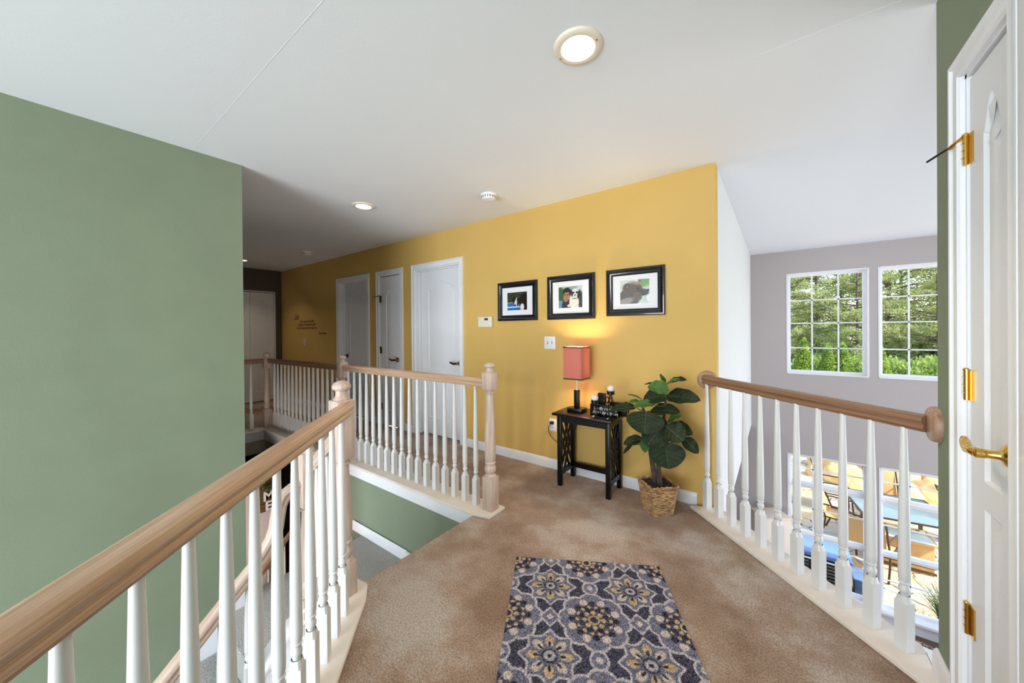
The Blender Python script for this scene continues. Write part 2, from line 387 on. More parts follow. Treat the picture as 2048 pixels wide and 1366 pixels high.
def door_leaf(w, h, panels, thick=.035):
    """leaf in local coords: x 0..w, z 0..h, front face at y=0 looking to -y"""
    bm = bmesh.new(); g = .011
    outer = [bm.verts.new((x, 0, z)) for x, z in ((0, 0), (w, 0), (w, h), (0, h))]
    edges = [bm.edges.new((outer[i], outer[(i+1) % 4])) for i in range(4)]
    rings = []
    for o in panels:
        r = [bm.verts.new((p.x, 0, p.y)) for p in o]; rings.append((o, r))
        edges += [bm.edges.new((r[i], r[(i+1) % len(r)])) for i in range(len(r))]
    bmesh.ops.triangle_fill(bm, use_beauty=True, edges=edges)
    # the fill also covers the panels: drop faces inside the outlines
    def inside(o, x, z):
        c = False; n = len(o)
        for i in range(n):
            a = o[i]; b = o[i-1]
            if (a.y > z) != (b.y > z) and x < (b.x-a.x)*(z-a.y)/(b.y-a.y)+a.x: c = not c
        return c
    kill = [f for f in bm.faces if any(inside(o, f.calc_center_median().x, f.calc_center_median().z) for o, _ in rings)]
    bmesh.ops.delete(bm, geom=kill, context='FACES_ONLY')
    for o, r in rings:
        prev = r
        for d, dep in ((.007, .009), (.016, .009), (.040, .002), (.046, .001)):
            q = [bm.verts.new((p.x, dep, p.y)) for p in offset_poly(o, d)]
            for i in range(len(q)): bm.faces.new((prev[i], prev[(i+1) % len(q)], q[(i+1) % len(q)], q[i]))
            prev = q
        es = [bm.edges.get((prev[i], prev[(i+1) % len(prev)])) for i in range(len(prev))]
        bmesh.ops.triangle_fill(bm, use_beauty=True, edges=es)
    back = [bm.verts.new((x, thick, z)) for x, z in ((0, 0), (w, 0), (w, h), (0, h))]
    bm.faces.new(back)
    for i in range(4): bm.faces.new((outer[i], outer[(i+1) % 4], back[(i+1) % 4], back[i]))
    return bm
def leaf_obj(name, bm, parent, mt):
    bmesh.ops.transform(bm, matrix=mt, verts=bm.verts); mb = MB(); mb.bm.free(); mb.bm = bm
    return mb.build(name, DOORM, parent, 25)
CAS = [(0, 0), (0, .010), (.006, .016), (.018, .017), (.030, .013), (.044, .013), (.050, .020), (.060, .020), (.064, .012), (.064, 0)]
def casing(mb, w, h, mt):
    """mitred casing around an opening 0..w x 0..h in local door coords (front y<0)"""
    ring = []
    for (px, pz, dx, dz) in ((0, 0, -1, 0), (0, h, -1, 1), (w, h, 1, 1), (w, 0, 1, 0)):
        ring.append([mb.bm.verts.new(mt @ Vector((px+dx*a, -b, pz+dz*a))) for a, b in CAS])
    n = len(CAS)
    for i in range(3):
        for k in range(n-1): mb.bm.faces.new((ring[i][k], ring[i+1][k], ring[i+1][k+1], ring[i][k+1]))
        mb.bm.faces.new((ring[i][n-1], ring[i+1][n-1], ring[i+1][0], ring[i][0]))
    mb.bm.faces.new(ring[0]); mb.bm.faces.new(ring[3][::-1])
def lever(parent, mt, m, direction=-1, s=1.0):
    """curved lever handle; origin on the door face, y<0 toward the viewer"""
    mb = MB(); R = Matrix.Rotation(PI/2, 4, 'X')
    mb.lathe([(.033*s, 0), (.033*s, .004), (.028*s, .010), (.016*s, .014), (.012*s, .020), (.012*s, .046)], n=24, mt=mt @ R)
    q = mb.build('rosette', m, parent, 40)
    mb = MB(); d = direction
    pts = [(0, -.050, 0), (d*.012*s, -.055, 0), (d*.03*s, -.056, -.001), (d*.055*s, -.056, -.004), (d*.078*s, -.054, .002), (d*.095*s, -.052, .011), (d*.108*s, -.050, .014), (d*.115*s, -.050, .006), (d*.110*s, -.050, .001)]
    mb.tube([mt @ Vector(p) for p in pts], [.013*s, .014*s, .013*s, .013*s, .0125*s, .011*s, .009*s, .008*s, .006*s], 12)
    mb.lathe([(.013*s, .040), (.014*s, .046), (.014*s, .058), (.008*s, .062)], n=16, mt=mt @ R)
    mb.build('lever', m, q, 50)
def hinge(parent, mt, m, h=.09):
    mb = MB(); mb.lathe([(.006, -h/2), (.006, h/2)], n=12, mt=mt @ Matrix.Translation((0, -.008, 0)))
    mb.lathe([(.0075, h/2), (.0075, h/2+.004), (.003, h/2+.008)], n=12, mt=mt @ Matrix.Translation((0, -.008, 0)))
    mb.box(0, .030, -.004, 0, -h/2, h/2, mt=mt)
    for z in (-h/4, 0, h/4): mb.box(-.007, .007, -.0155, -.014, z-.001, z+.001, mt=mt)
    mb.build('hinge', m, parent, 40)
def door(name, label, origin, ang, w, h, recess, panels, handle=None, hinges=None, hm=DBRASS, casing_on=True, stop=None):
    """origin: lower left of opening on the wall face; ang: rotation about z; recess: leaf set back"""
    root = thing(name, label, 'door', origin, kind='structure')
    T = Matrix.Translation(origin) @ Matrix.Rotation(ang, 4, 'Z')
    g = .003
    leaf = leaf_obj('door_leaf', door_leaf(w-2*g-.024, h-.022-.008, panels), root, T @ Matrix.Translation((g+.012, recess, .008)))
    mb = MB(); mb.box(0, .012, 0, .12, 0, h, mt=T); mb.box(w-.012, w, 0, .12, 0, h, mt=T); mb.box(0, w, 0, .12, h-.012, h, mt=T)
    if recess > .03:
        mb.box(.012, .024, recess-.03, recess-.003, 0, h-.012, mt=T); mb.box(w-.024, w-.012, recess-.03, recess-.003, 0, h-.012, mt=T); mb.box(.012, w-.012, recess-.03, recess-.003, h-.024, h-.012, mt=T)
    mb.build('jamb', TRIM, root)
    if casing_on:
        mb = MB(); casing(mb, w, h, T); mb.build('casing', TRIM, root, 30)
    if handle: lever(leaf if False else root, T @ Matrix.Translation((handle[0], recess, handle[1])), hm, handle[2], handle[3] if len(handle) > 3 else 1)
    for z, x, sg in (hinges or []):
        hinge(root, T @ Matrix.Translation((x, recess, z)) @ Matrix.Diagonal((sg, 1, 1, 1)), hm)
    if stop:
        mb = MB(); p = T @ Matrix.Translation((stop[0], recess, stop[1]))
        mb.tube([p @ Vector(q) for q in ((0, -.012, 0), (-.02, -.020, -.004), (-.040, -.030, -.012))], .006, 8); sp = mb.build('hinge_stop', hm, root)
        mb = MB(); mb.tube([p @ Vector(q) for q in ((-.036, -.030, -.010), (-.100, -.064, -.022))], .0035, 8); mb.build('rubber_tip', DKPL, sp)
    return root
w3 = D3[1]-D3[0]
door('door_1', 'white arched-panel door nearest the thermostat, third along the yellow wall', (D3[0], YW, 0), 0, w3, DT, .075,
     [arch_outline(.135, w3-.165, .79, 1.875, .085), rect_outline(.135, w3-.165, .20, .66)], handle=(w3-.075, .90, -1))
w2 = D2[1]-D2[0]
door('door_2', 'narrow white arched-panel closet door, middle of the three along the yellow wall', (D2[0], YW, 0), 0, w2, DT, .006,
     [arch_outline(.125, w2-.155, .79, 1.85, .10), rect_outline(.125, w2-.155, .20, .66)], handle=(w2-.075, .90, -1),
     hinges=[(1.72, .012, 1), (1.02, .012, 1), (.25, .012, 1)], stop=(.012, 1.77))
w1 = D1[1]-D1[0]
door('door_3', 'white recessed door farthest along the yellow wall, knob on its left', (D1[0], YW, 0), 0, w1, DT, .085,
     [arch_outline(.135, w1-.165, .79, 1.875, .085), rect_outline(.135, w1-.165, .20, .66)], handle=(.075, .90, 1))
wr = RD[1]-RD[0]
door('door_4', 'narrow white closet door with brass hinges and lever on the right wall', (RX, RD[1], 0), -PI/2, wr, RT, .006,
     [arch_outline(.085, wr-.105, .83, 1.915, .095), rect_outline(.085, wr-.105, .20, .75)], handle=(wr-.048, .95, -1, .88),
     hinges=[(1.815, .010, 1), (1.10, .010, 1), (.385, .010, 1)], hm=BRASS, stop=(.010, 1.855))
mb = MB(); mb.box(.443, RX, 1.27, 1.356, 0, 2.30, .004); struct('trim_3', mb, TRIM, 'white trim post at the right edge beside the closet door')
# bifold doors at the hall end
for k, ya in enumerate((2.745, 2.365, 1.985, 1.605)):
    root = thing('door_%d' % (5+k), ['white bifold leaf nearest the yellow wall at the hall end', 'second white bifold leaf from the yellow wall at the hall end', 'third white bifold leaf at the hall end', 'fourth white bifold leaf at the hall end'][k], 'door', (-7.68, ya, 0), kind='structure')
    leaf_obj('door_leaf', door_leaf(.375, 2.0, [arch_outline(.08, .295, .80, 1.86, .10), rect_outline(.08, .295, .18, .66)]), root, Matrix.Translation((-7.665, ya-.378, .012)) @ Matrix.Rotation(PI/2, 4, 'Z'))

# ------------------------------------------------------------------ windows
def window(name, label, x0, x1, z0, z1, cols, splits, rails=()):
    """vinyl window in the window wall: splits = list of horizontal muntin heights; rails = thick bars"""
    root = thing(name, label, 'window', ((x0+x1)/2, YB, z0), kind='structure')
    yf = YB+.07; mb = MB(); f = .040
    mb.box(x0, x0+f, yf, yf+.06, z0+f, z1-f); mb.box(x1-f, x1, yf, yf+.06, z0+f, z1-f); mb.box(x0, x1, yf, yf+.06, z0, z0+f); mb.box(x0, x1, yf, yf+.06, z1-f, z1)
    for a, b in rails: mb.box(x0+.006, x1-.006, yf-.008, yf+.059, a, b, .004); mb.box(x0+.01, x1-.01, yf-.018, yf, (a+b)/2-.006, (a+b)/2+.006, .002)
    mb.build('window_frame', VINYL, root)
    mb = MB(); yg = yf+.030
    for i in range(1, cols):
        x = x0+(x1-x0)*i/cols; mb.box(x-.009, x+.009, yg-.006, yg+.006, z0+f, z1-f)
    for z in splits: mb.box(x0+f, x1-f, yg-.006, yg+.006, z-.008, z+.008)
    mb.build('muntins', VINYL, root)
    mb = MB(); mb.box(x0+.02, x1-.02, yg+.014, yg+.018, z0+.02, z1-.02); mb.build('pane', GLASS, root)
    mb = MB(); mb.box(x0-.012, x0+.005, YB-.004, yf, z0, z1+.010); mb.box(x1-.005, x1+.012, YB-.004, yf, z0, z1+.010); mb.box(x0, x1, YB-.004, yf, z1-.005, z1+.010); mb.box(x0-.004, x1+.004, YB-.012, yf, z0-.012, z0+.002)
    mb.build('window_reveal', TRIM, root)
    return root
xs = [(.118, .995), (1.107, 1.984), (2.10, 2.98), (3.10, 3.98)]
nm = ['leftmost', 'second', 'third', 'fourth']
for k, (a, b) in enumerate(xs):
    window('window_%d' % (k+1), 'white gridded upper great room window with pine view, %s of its row' % nm[k], a, b, .597, 2.088, 3, [.975, 1.345, 1.69])
for k, (a, b) in enumerate(xs):
    window('window_%d' % (k+5), 'white gridded lower great room window facing the patio, %s of its row' % nm[k], a, b, LWz[0], LWz[1], 3, [-.85, -1.44, -2.19], [(-1.13, -1.045), (-1.86, -1.785)])
mb = MB()
for a, b in xs: mb.box(a-.05, b+.05, YB-.07, YB, -2.60, -2.56, .006); mb.box(a-.02, b+.02, YB-.02, YB, -2.72, -2.60)
struct('trim_4', mb, TRIM, 'white sills and aprons under the lower windows')
mb = MB(); mb.box(-2.6, .5, -4.30, -4.22, -1.4, 2.0); struct('window_9', mb, GLASS, 'two storey foyer window behind the camera')
mb = MB(); mb.box(5.53, 5.56, 2.6, 6.2, -1.9, 2.4); struct('window_10', mb, GLASS, 'tall side window of the great room')

# ------------------------------------------------------------------ railings
RP = [(-.018, 0), (.018, 0), (.019, .006), (.024, .010), (.024, .018), (.021, .024), (.025, .032), (.031, .040), (.030, .049), (.024, .057), (.014, .062), (0, .064), (-.014, .062), (-.024, .057), (-.030, .049), (-.031, .040), (-.025, .032), (-.021, .024), (-.024, .018), (-.024, .010), (-.019, .006)]
def baluster_mesh(top, b=.19, w=.020):
    mb = MB()
    mb.box(-w, w, -w, w, 0, b)
    # chamfered shoulders from square to round
    lo = [Vector((w*sx, w*sy, b)) for sx, sy in ((-1, -1), (1, -1), (1, 1), (-1, 1))]
    n = 16; ring0 = []
    for i in range(n):
        a = 2*PI*(i+.5)/n; c, s_ = math.cos(a), math.sin(a); k = w/max(abs(c), abs(s_)); ring0.append(mb.bm.verts.new((c*k, s_*k, b)))
    ring1 = [mb.bm.verts.new((.0165*math.cos(2*PI*(i+.5)/n), .0165*math.sin(2*PI*(i+.5)/n), b+.026)) for i in range(n)]
    for i in range(n): mb.bm.faces.new((ring0[i], ring0[(i+1) % n], ring1[(i+1) % n], ring1[i]))
    z = b+.026
    mb.lathe([(.0125, z-.002), (.0115, z+.004), (.0165, z+.014), (.0175, z+.024), (.0135, z+.036), (.0130, z+.042), (.0172, z+.046), (.0172, z+.050), (.0135, z+.053), (.0172, z+.062), (.0182, z+.085), (.0172, z+(top-z)*.40), (.0138, z+(top-z)*.72), (.0104, top-.03), (.0100, top)], n=16)
    bmesh.ops.recalc_face_normals(mb.bm, faces=mb.bm.faces)
    me = bpy.data.meshes.new('baluster'); mb.bm.to_mesh(me); mb.bm.free()
    me.polygons.foreach_set('use_smooth', [True]*len(me.polygons)); me.set_sharp_from_angle(angle=math.radians(32)); me.materials.append(BALM)
    return me
BAL = baluster_mesh(.872)
BALS = baluster_mesh(.70, b=.16)
def balusters(root, pts, me, rz=0):
    for p in pts:
        o = bpy.data.objects.new('baluster', me); C.objects.link(o); o.parent = root
        o.location = Vector(p) - Vector(root.location); o.rotation_euler.z = rz
def newel(root, x, y, z0, blk0, blk1, cap, base_h=.23, hw=.042, zb=None):
    """turned newel: square base, turned column, square block, ball finial"""
    g = bpy.data.objects.new('newel_post', None); C.objects.link(g); g.parent = root; g.location = Vector((x, y, z0)) - world_loc(root)
    mb = MB(); mb.box(x-hw, x+hw, y-hw, y+hw, z0, z0+base_h, .003)
    zb = z0+base_h; h = blk0
    mb.lathe([(hw*.93, zb-.002), (hw*.93, zb+.008), (hw*.80, zb+.014), (hw*.72, zb+.020), (hw*.90, zb+.034), (hw*.97, zb+.050), (hw*.90, zb+.068), (hw*.74, zb+.080), (hw*.72, zb+.086), (hw*.90, zb+.092), (hw*.90, zb+.100), (hw*.78, zb+.106),
              (hw*.92, zb+.125), (hw*.92, zb+.20), (hw*.82, zb+(h-zb)*.6), (hw*.68, h-.045), (hw*.66, h-.030), (hw*.80, h-.024), (hw*.80, h-.016), (hw*.66, h-.012), (hw*.80, h+.002)], (x, y, 0), 24)
    mb.build('turned_column', NEWELW, g, 40)
    mb = MB(); mb.box(x-hw, x+hw, y-hw, y+hw, blk0, blk1, .010, seg=2); mb.build('block', NEWELW, g, 40)
    mb = MB(); t = cap-blk1
    mb.lathe([(hw*.80, blk1-.004), (hw*.84, blk1+.06*t), (hw*.70, blk1+.14*t), (hw*.62, blk1+.22*t), (hw*.60, blk1+.40*t), (hw*.62, blk1+.48*t), (hw*.88, blk1+.56*t), (hw*.95, blk1+.66*t), (hw*.90, blk1+.78*t), (hw*.66, blk1+.92*t), (hw*.30, blk1+.99*t), (.002, cap)], (x, y, 0), 24)
    mb.build('finial', NEWELW, g, 50)
    return g
def plate(root, poly, z0=0.0, z1=.020):
    mb = MB(); mb.prism(poly, z0, z1); bmesh.ops.bevel(mb.bm, geom=[e for e in mb.bm.edges], offset=.004, segments=2, affect='EDGES')
    return mb.build('shoe_board', PLATE, root)
# near railing on the left
root = thing('stair_railing', 'near diagonal oak handrail with white balusters running past the camera on the left', 'railing', (-1.2, .45, 0))
SLc = -.745
plate(root, [(-1.70, SL+1.735), (-1.735, SL+1.70), (-1.735, .84), (SLo-(-1.35)-.0, -1.35), (SL+1.35, -1.35)][:0] or [(-1.565, SL+1.565), (-1.655, .995), (-1.735, .985), (-1.735, SLo+1.735), (.44, SLo-.44), (.44, SL-.44)])
e0 = (-1.640, SLc+1.640)
mb = MB(); mb.sweep(RP, [(e0[0], e0[1], .886), (.44, SLc-.44, .886)]); mb.build('handrail', RAILW, root, 40)
balusters(root, [(-1.565+.08*k, SLc+1.565-.08*k, .018) for k in range(0, 24)], BAL, -PI/4)
newel(root, -1.68, .885, .018, .672, .955, 1.045, base_h=.16, hw=.045)
mb = MB(); mb.box(-1.72, -1.70, .97, 1.0, -.2, 0)
# back railing along the hall
root = thing('balcony_railing', 'long hall railing of white balusters in front of the three doors', 'railing', (-3.5, 1.915, 0))
plate(root, [(-1.568, 1.835), (-1.568, 2.01), (-5.52, 2.01), (-5.52, 1.80), (-1.72, 1.80)])
YR = 1.918
mb = MB(); mb.sweep(RP, [(-1.64, YR, .878), (-3.61, YR, .878)]); mb.build('handrail', RAILW, root, 40)
mb = MB(); mb.sweep(RP, [(-3.61, YR, .878), (-5.47, YR-.03, .868)]); mb.build('handrail', RAILD, root, 40)  # darker wood past the mid newel carries the rail's dimmer light as colour
xb = [-1.76-.1085*k for k in range(0, 34)]
balusters(root, [(x, YR-.004, .018) for x in xb if abs(x+3.61) > .06 and x > -5.40], BAL, 0)
newel(root, -1.632, 1.925, .018, .862, .985, 1.052, base_h=.235)
newel(root, -3.615, 1.915, .018, .80, .965, 1.035, base_h=.235)
newel(root, -5.47, 1.87, .018, .80, .93, 1.01, base_h=.235)
root = thing('corner_railing', 'short railing seen at the far left end of the hall', 'railing', (-5.47, .9, 0))
plate(root, [(-5.56, 1.795), (-5.38, 1.795), (-5.38, -1.1), (-5.56, -1.1)])
mb = MB(); mb.sweep(RP, [(-5.47, 1.82, .868), (-5.47, -1.0, .868)]); mb.build('handrail', RAILD, root, 40)
balusters(root, [(-5.47, 1.69-.12*k, .018) for k in range(0, 22)], BAL, 0)
# fascias of the opening
mb = MB(); mb.box(-5.45, -1.70, 1.815, 1.832, -.095, 0, .003); mb.box(-5.45, -1.70, 1.808, 1.832, -.016, -.002, .003); mb.box(-5.45, -5.433, -1.2, 1.82, -.13, 0, .003); mb.box(-5.45, -3.375, 1.815, 1.832, -.13, -.09)
struct('trim_5', mb, TRIM, 'white fascia board under the back railing')
# right railing over the great room
root = thing('overlook_railing', 'diagonal railing on the right overlooking the great room', 'railing', (0, 2.42, 0))
plate(root, [(-.512, SR+.512+.005), (-.352, YW-.002), (SRo-YW, YW-.002), (.455, SRo-.455), (.455, SR-.455+.0)])
sR = 2.437
mb = MB(); mb.sweep(RP, [(-.418, sR+.418, .887), (.447, sR-.447, .887)]); mb.build('handrail', RAILD, root, 40)
balusters(root, [(-.403+.0795*k, 2.42+.403-.0795*k, .018) for k in range(0, 11)], BAL, -PI/4)
for c, ax, nm_ in (((-.405, YW, .915), 'y', 'rosette'), ((RX, 1.955, .925), 'x', 'rosette')):
    mb = MB(); R = Matrix.Translation(c) @ (Matrix.Rotation(PI/2, 4, 'X') if ax == 'y' else Matrix.Rotation(-PI/2, 4, 'Y'))
    mb.lathe([(.064, 0), (.064, .012), (.061, .018), (.056, .0215)], n=40, mt=R)
    mb.lathe([(.008, .020), (.006, .0245)], (0, .045, 0) if ax == 'y' else (.045, 0, 0), 12, mt=R)
    mb.build('rosette', ROSETW, root, 40)
# stair rail of the first short flight, second flight with gooseneck
root = thing('flight_railing', 'pickled oak stair handrail with gooseneck descending beside the green wall', 'railing', (-2.08, .9, -.3))
newel(root, -2.08, .90, -.345, .330, .625, .72, base_h=.185, hw=.046)
XR = -2.08
path = [(XR, .86, .415), (XR, .83, .413), (XR, .805, .400), (XR, .790, .370), (XR, .782, .320), (XR, .773, .262), (XR, .752, .205), (XR, .715, .150), (XR, .66, .090), (XR, .60, .035), (XR, .3, -.252), (XR, -.9, -1.404), (XR, -1.6, -2.07)]
mb = MB(); mb.sweep(RP, path, side=(-1, 0, 0)); mb.build('handrail', RAILP, root, 40)
def zrail2(y): return .090+(y-.66)*.96
for k in range(18):
    y = .62-.107*k
    o = bpy.data.objects.new('baluster', BALS); C.objects.link(o); o.parent = root; zc = -.305+.96*(y-.78)
    o.location = Vector((XR, y, zc)) - Vector(root.location); o.scale.z = (zrail2(y)-zc)/.69
root = thing('short_flight_railing', 'short sloping pickled oak handrail between the two stair newel posts', 'railing', (-1.9, .9, -.1))
mb = MB(); mb.sweep(RP, [(-1.725, .895, .74), (-2.035, .905, .50)]); mb.build('handrail', RAILP, root, 40)
for x in (-1.86, -1.97):
    o = bpy.data.objects.new('baluster', BALS); C.objects.link(o); o.parent = root; zc = -.305+.96*(x+2.10); zt = .74+(x+1.725)*.774
    o.location = Vector((x, .90, zc)) - Vector(root.location); o.scale.z = (zt-zc)/.69

# staircase
root = thing('staircase', 'grey carpeted staircase with white skirts turning down from the landing', 'staircase', (-2.4, 1.2, -.615), kind='structure')
def rbox(mb, *a): mb.box(*a, .018)
mb = MB(); rbox(mb, -1.93, -1.70, .95, 1.83, -.50, -.205); mb.build('tread', CARPETG, root)
mb = MB(); rbox(mb, -2.14, -1.92, .95, 1.83, -.70, -.41); mb.build('tread', CARPETG, root)
mb = MB(); rbox(mb, -3.12, -2.12, .72, 1.83, -.80, -.615); mb.build('landing', CARPETG, root)
mb = MB(); mb.box(-2.96, -2.12, .735, .75, -.82, -.65); mb.build('riser', TRIM, root)
for k in range(1, 10):
    y = .72-.215*(k-1); z = -.615-.205*k
    mb = MB(); rbox(mb, -2.975, -2.13, y-.235, y+.02, z-.12, z); mb.build('tread', CARPETG, root)
    mb = MB(); mb.box(-2.96, -2.12, y-.215, y-.203, z-.205, z-.03); mb.build('riser', TRIM, root)
for k in range(1, 9):
    x = -3.12-.215*(k-1); z = -.615-.205*k
    mb = MB(); rbox(mb, x-.235, x+.02, .95, 1.83, z-.12, z); mb.build('tread', CARPETB, root)
# stringers and skirts
mb = MB()
def sloped(mb, ax, c0, c1, pts, lo):
    """prism: pts list of (t, ztop), lowered by lo; c0..c1 thickness on the other axis"""
    n = len(pts); poly = [(t, z) for t, z in pts] + [(t, z-lo) for t, z in reversed(pts)]
    a = []; b = []
    for t, z in poly:
        a.append(mb.bm.verts.new((t, c0, z) if ax == 'x' else (c0, t, z))); b.append(mb.bm.verts.new((t, c1, z) if ax == 'x' else (c1, t, z)))
    m_ = len(poly)
    for i in range(m_): mb.bm.faces.new((a[i], a[(i+1) % m_], b[(i+1) % m_], b[i]))
    for i in range(n-1):
        for q in (a, b): mb.bm.faces.new((q[i], q[i+1], q[m_-2-i], q[m_-1-i]))
sloped(mb, 'y', -2.13, -2.04, [(.95, -.262), (.86, -.275), (.78, -.305), (-1.7, -2.686)], .62)
sloped(mb, 'x', .86, .95, [(-2.10, -.262), (-1.96, -.162), (-1.735, .0)], .60)
mb.build('stringer', TRIM, root)
mb = MB()
sloped(mb, 'y', -2.14, -2.03, [(.96, -.245), (.86, -.258), (.78, -.288), (-1.7, -2.669)], .018)
sloped(mb, 'x', .85, .96, [(-2.10, -.245), (-1.96, -.145), (-1.735, .017)], .018)
mb.build('stringer_cap', TRIM, root)
mb = MB()
sloped(mb, 'y', XG, XG+.016, [(.90, -.512), (.85, -.515), (.79, -.545), (.72, -.60), (-1.7, -2.92)], .30)
sloped(mb, 'x', 1.815, 1.831, [(-1.70, -.012), (-1.72, -.02), (-2.30, -.53), (-2.46, -.53)], .14)
mb.build('wall_skirt', TRIM, root)
# lower storey rail and pink wall's sign
root = thing('lower_railing', 'small warm oak handrail with white balusters on the lower flight', 'railing', (-4.5, 1.5, -1.8))
mb = MB(); mb.sweep([(a*.8, b*.8) for a, b in RP], [(-4.5, 1.80, -1.02), (-4.5, 1.44, -1.39)]); mb.build('handrail', RAILD, root, 40)
mb = MB(); mb.lathe([(.030, -2.6), (.030, -1.42), (.022, -1.41), (.018, -1.39), (.030, -1.37), (.036, -1.345), (.030, -1.315), (.01, -1.30)], (-4.5, 1.43, 0), 20); mb.build('newel_post', RAILD, root, 45)
for k in range(6):
    y = 1.75-.055*k; zt = -1.02+(y-1.80)*1.03
    o = bpy.data.objects.new('baluster', BALS); C.objects.link(o); o.parent = root
    o.location = Vector((-4.5, y, zt-.9)) - Vector(root.location); o.scale = (.6, .6, .9/.70)
root = thing('wall_sign', 'dark wooden plank sign with white letters and a green wreath on the pale pink wall', 'sign', (-4.61, 1.56, -.7))
PLANK = mat('dark_plank_wood', lin(74, 50, 34), .6, col2=lin(120, 86, 58), scale=6, stretch=(1, 2, 18))
mb = MB()
for k in range(5): mb.box(-4.618, -4.602, 1.475, 1.665, -.725+.088*k, -.725+.088*k+.084, .002)
mb.build('board', PLANK, root)
RY = Matrix.Rotation(PI/2, 4, 'Z') @ Matrix.Rotation(PI/2, 4, 'X')
textobj('letter', 'M', CHALK, .14, Matrix.Translation((-4.597, 1.575, -.600)) @ RY, root, align='CENTER', depth=.004, bold=.004)
textobj('letter', 'E', CHALK, .14, Matrix.Translation((-4.597, 1.575, -.712)) @ RY, root, align='CENTER', depth=.004, bold=.004)
WREATH = mat('green_wreath_leaves', lin(66, 92, 44), .8, col2=lin(96, 120, 60), scale=30)
mb = MB()
for i in range(420):
    a = random.uniform(0, 2*PI); r = random.gauss(.062, .014); p = Vector((-4.59+random.uniform(0, .035), 1.575+r*math.cos(a), -.40+r*math.sin(a)))
    q = Matrix.Translation(p) @ Matrix.Rotation(random.uniform(0, 6), 4, Vector((random.random(), random.random(), random.random())).normalized())
    mb.face([q @ Vector(v) for v in ((-.008, 0, 0), (0, -.005, 0), (.010, 0, 0), (0, .005, 0))])
mb.build('wreath', WREATH, root, 0)

# ------------------------------------------------------------------ ceiling fixtures
LENS = mat('lamp_diffuser', lin(255, 246, 220), .5, emit=(1, .93, .78, 1), estr=1.7)
RING = mat('white_trim_ring', lin(236, 224, 208), .35)
for k, (x, y, lab) in enumerate(((-.653, 1.348, 'round recessed ceiling light, largest one above the landing rug'), (-3.068, 1.842, 'round recessed ceiling light near the green wall corner'), (-6.87, 2.02, 'round recessed ceiling light mostly hidden by the green wall edge'))):
    root = thing('ceiling_light', lab, 'ceiling light', (x, y, H), 'recessed ceiling lights')
    mb = MB(); mb.lathe([(.099, 0), (.099, -.004), (.094, -.010), (.080, -.014), (.070, -.012), (.067, -.004), (.063, .004), (.0, .004)][::1], (x, y, H-.0005), 48, caps=False); mb.build('trim_ring', RING, root, 50)
    mb = MB(); mb.lathe([(.062, -.006), (.061, -.010), (.030, -.014), (.001, -.015)], (x, y, H), 40); mb.build('diffuser', LENS, root, 60)
    mb = MB(); mb.box(x-.085, x-.077, y-.006, y+.006, H-.016, H-.010, .002); mb.build('clip', STEEL, root); mb = MB(); mb.box(x+.077, x+.085, y-.006, y+.006, H-.016, H-.010, .002); mb.build('clip', STEEL, root)
    ld = bpy.data.lights.new('downlight', 'AREA'); ld.shape = 'DISK'; ld.size = .12; ld.energy = (6, 1.2, 1.9)[k]; ld.color = (1, .82, .58); ld.spread = math.radians(110)
    lo = bpy.data.objects.new('downlight', ld); C.objects.link(lo); lo.location = (x, y, H-.02)
for (x, y, lab) in ((-1.985, 2.352, 'round white smoke detector on the ceiling above the thermostat'), (-5.495, 2.405, 'round white smoke detector farther down the dim hall ceiling')):
    root = thing('smoke_detector', lab, 'smoke detector', (x, y, H), 'ceiling smoke detectors')
    mb = MB(); mb.lathe([(.070, 0), (.070, -.012), (.066, -.016)], (x, y, H), 36); mb.build('base_plate', PLAST, root, 40)
    mb = MB(); mb.lathe([(.060, -.014), (.060, -.034), (.054, -.044), (.030, -.050), (.002, -.051)], (x, y, H), 36); mb.build('cover', PLAST, root, 40)
    mb = MB()
    for a in range(18): mb.box(.0595, .0612, -.004, .004, -.032, -.020, mt=Matrix.Translation((x, y, H)) @ Matrix.Rotation(a*PI/9, 4, 'Z'))
    mb.build('vents', LCD, root)

# ------------------------------------------------------------------ wall items
def paint_grid(name, w, h, nx, ny, fn, m, T, parent=None):
    xs_ = np.linspace(0, 1, nx); ys_ = np.linspace(0, 1, ny); X, Y = np.meshgrid(xs_, ys_)
    co = np.stack([X.ravel()*w, np.zeros(nx*ny), Y.ravel()*h], 1)
    f = [(j*nx+i, j*nx+i+1, (j+1)*nx+i+1, (j+1)*nx+i) for j in range(ny-1) for i in range(nx-1)]
    me = bpy.data.meshes.new(name); me.from_pydata(co.tolist(), [], f)
    col = fn(X.ravel(), Y.ravel()); rgba = np.concatenate([np.where(col/255 <= .04045, col/255/12.92, ((col/255+.055)/1.055)**2.4), np.ones((len(col), 1))], 1)
    at = me.color_attributes.new('Col', 'FLOAT_COLOR', 'POINT'); at.data.foreach_set('color', rgba.astype(np.float32).ravel())
    me.transform(T)
    if parent is not None: me.transform(Matrix.Translation(-world_loc(parent)))
    return link(name, me, m, parent)
def sm(d, e): return np.clip(.5-d/e, 0, 1)[:, None]
def ell(X, Y, cx, cy, rx, ry, a=0):
    c, s = math.cos(a), math.sin(a); dx, dy = X-cx, Y-cy; u = (dx*c+dy*s)/rx; v = (-dx*s+dy*c)/ry
    return (np.sqrt(u*u+v*v)-1)*min(rx, ry)
def blend(col, c, mk): return col*(1-mk)+np.array(c, float)*mk
def nzf(X, Y, s, seed=0):
    return np.array([mnoise.noise(Vector((x*s, y*s, seed))) for x, y in zip(X, Y)])[:, None]
E_ = .02
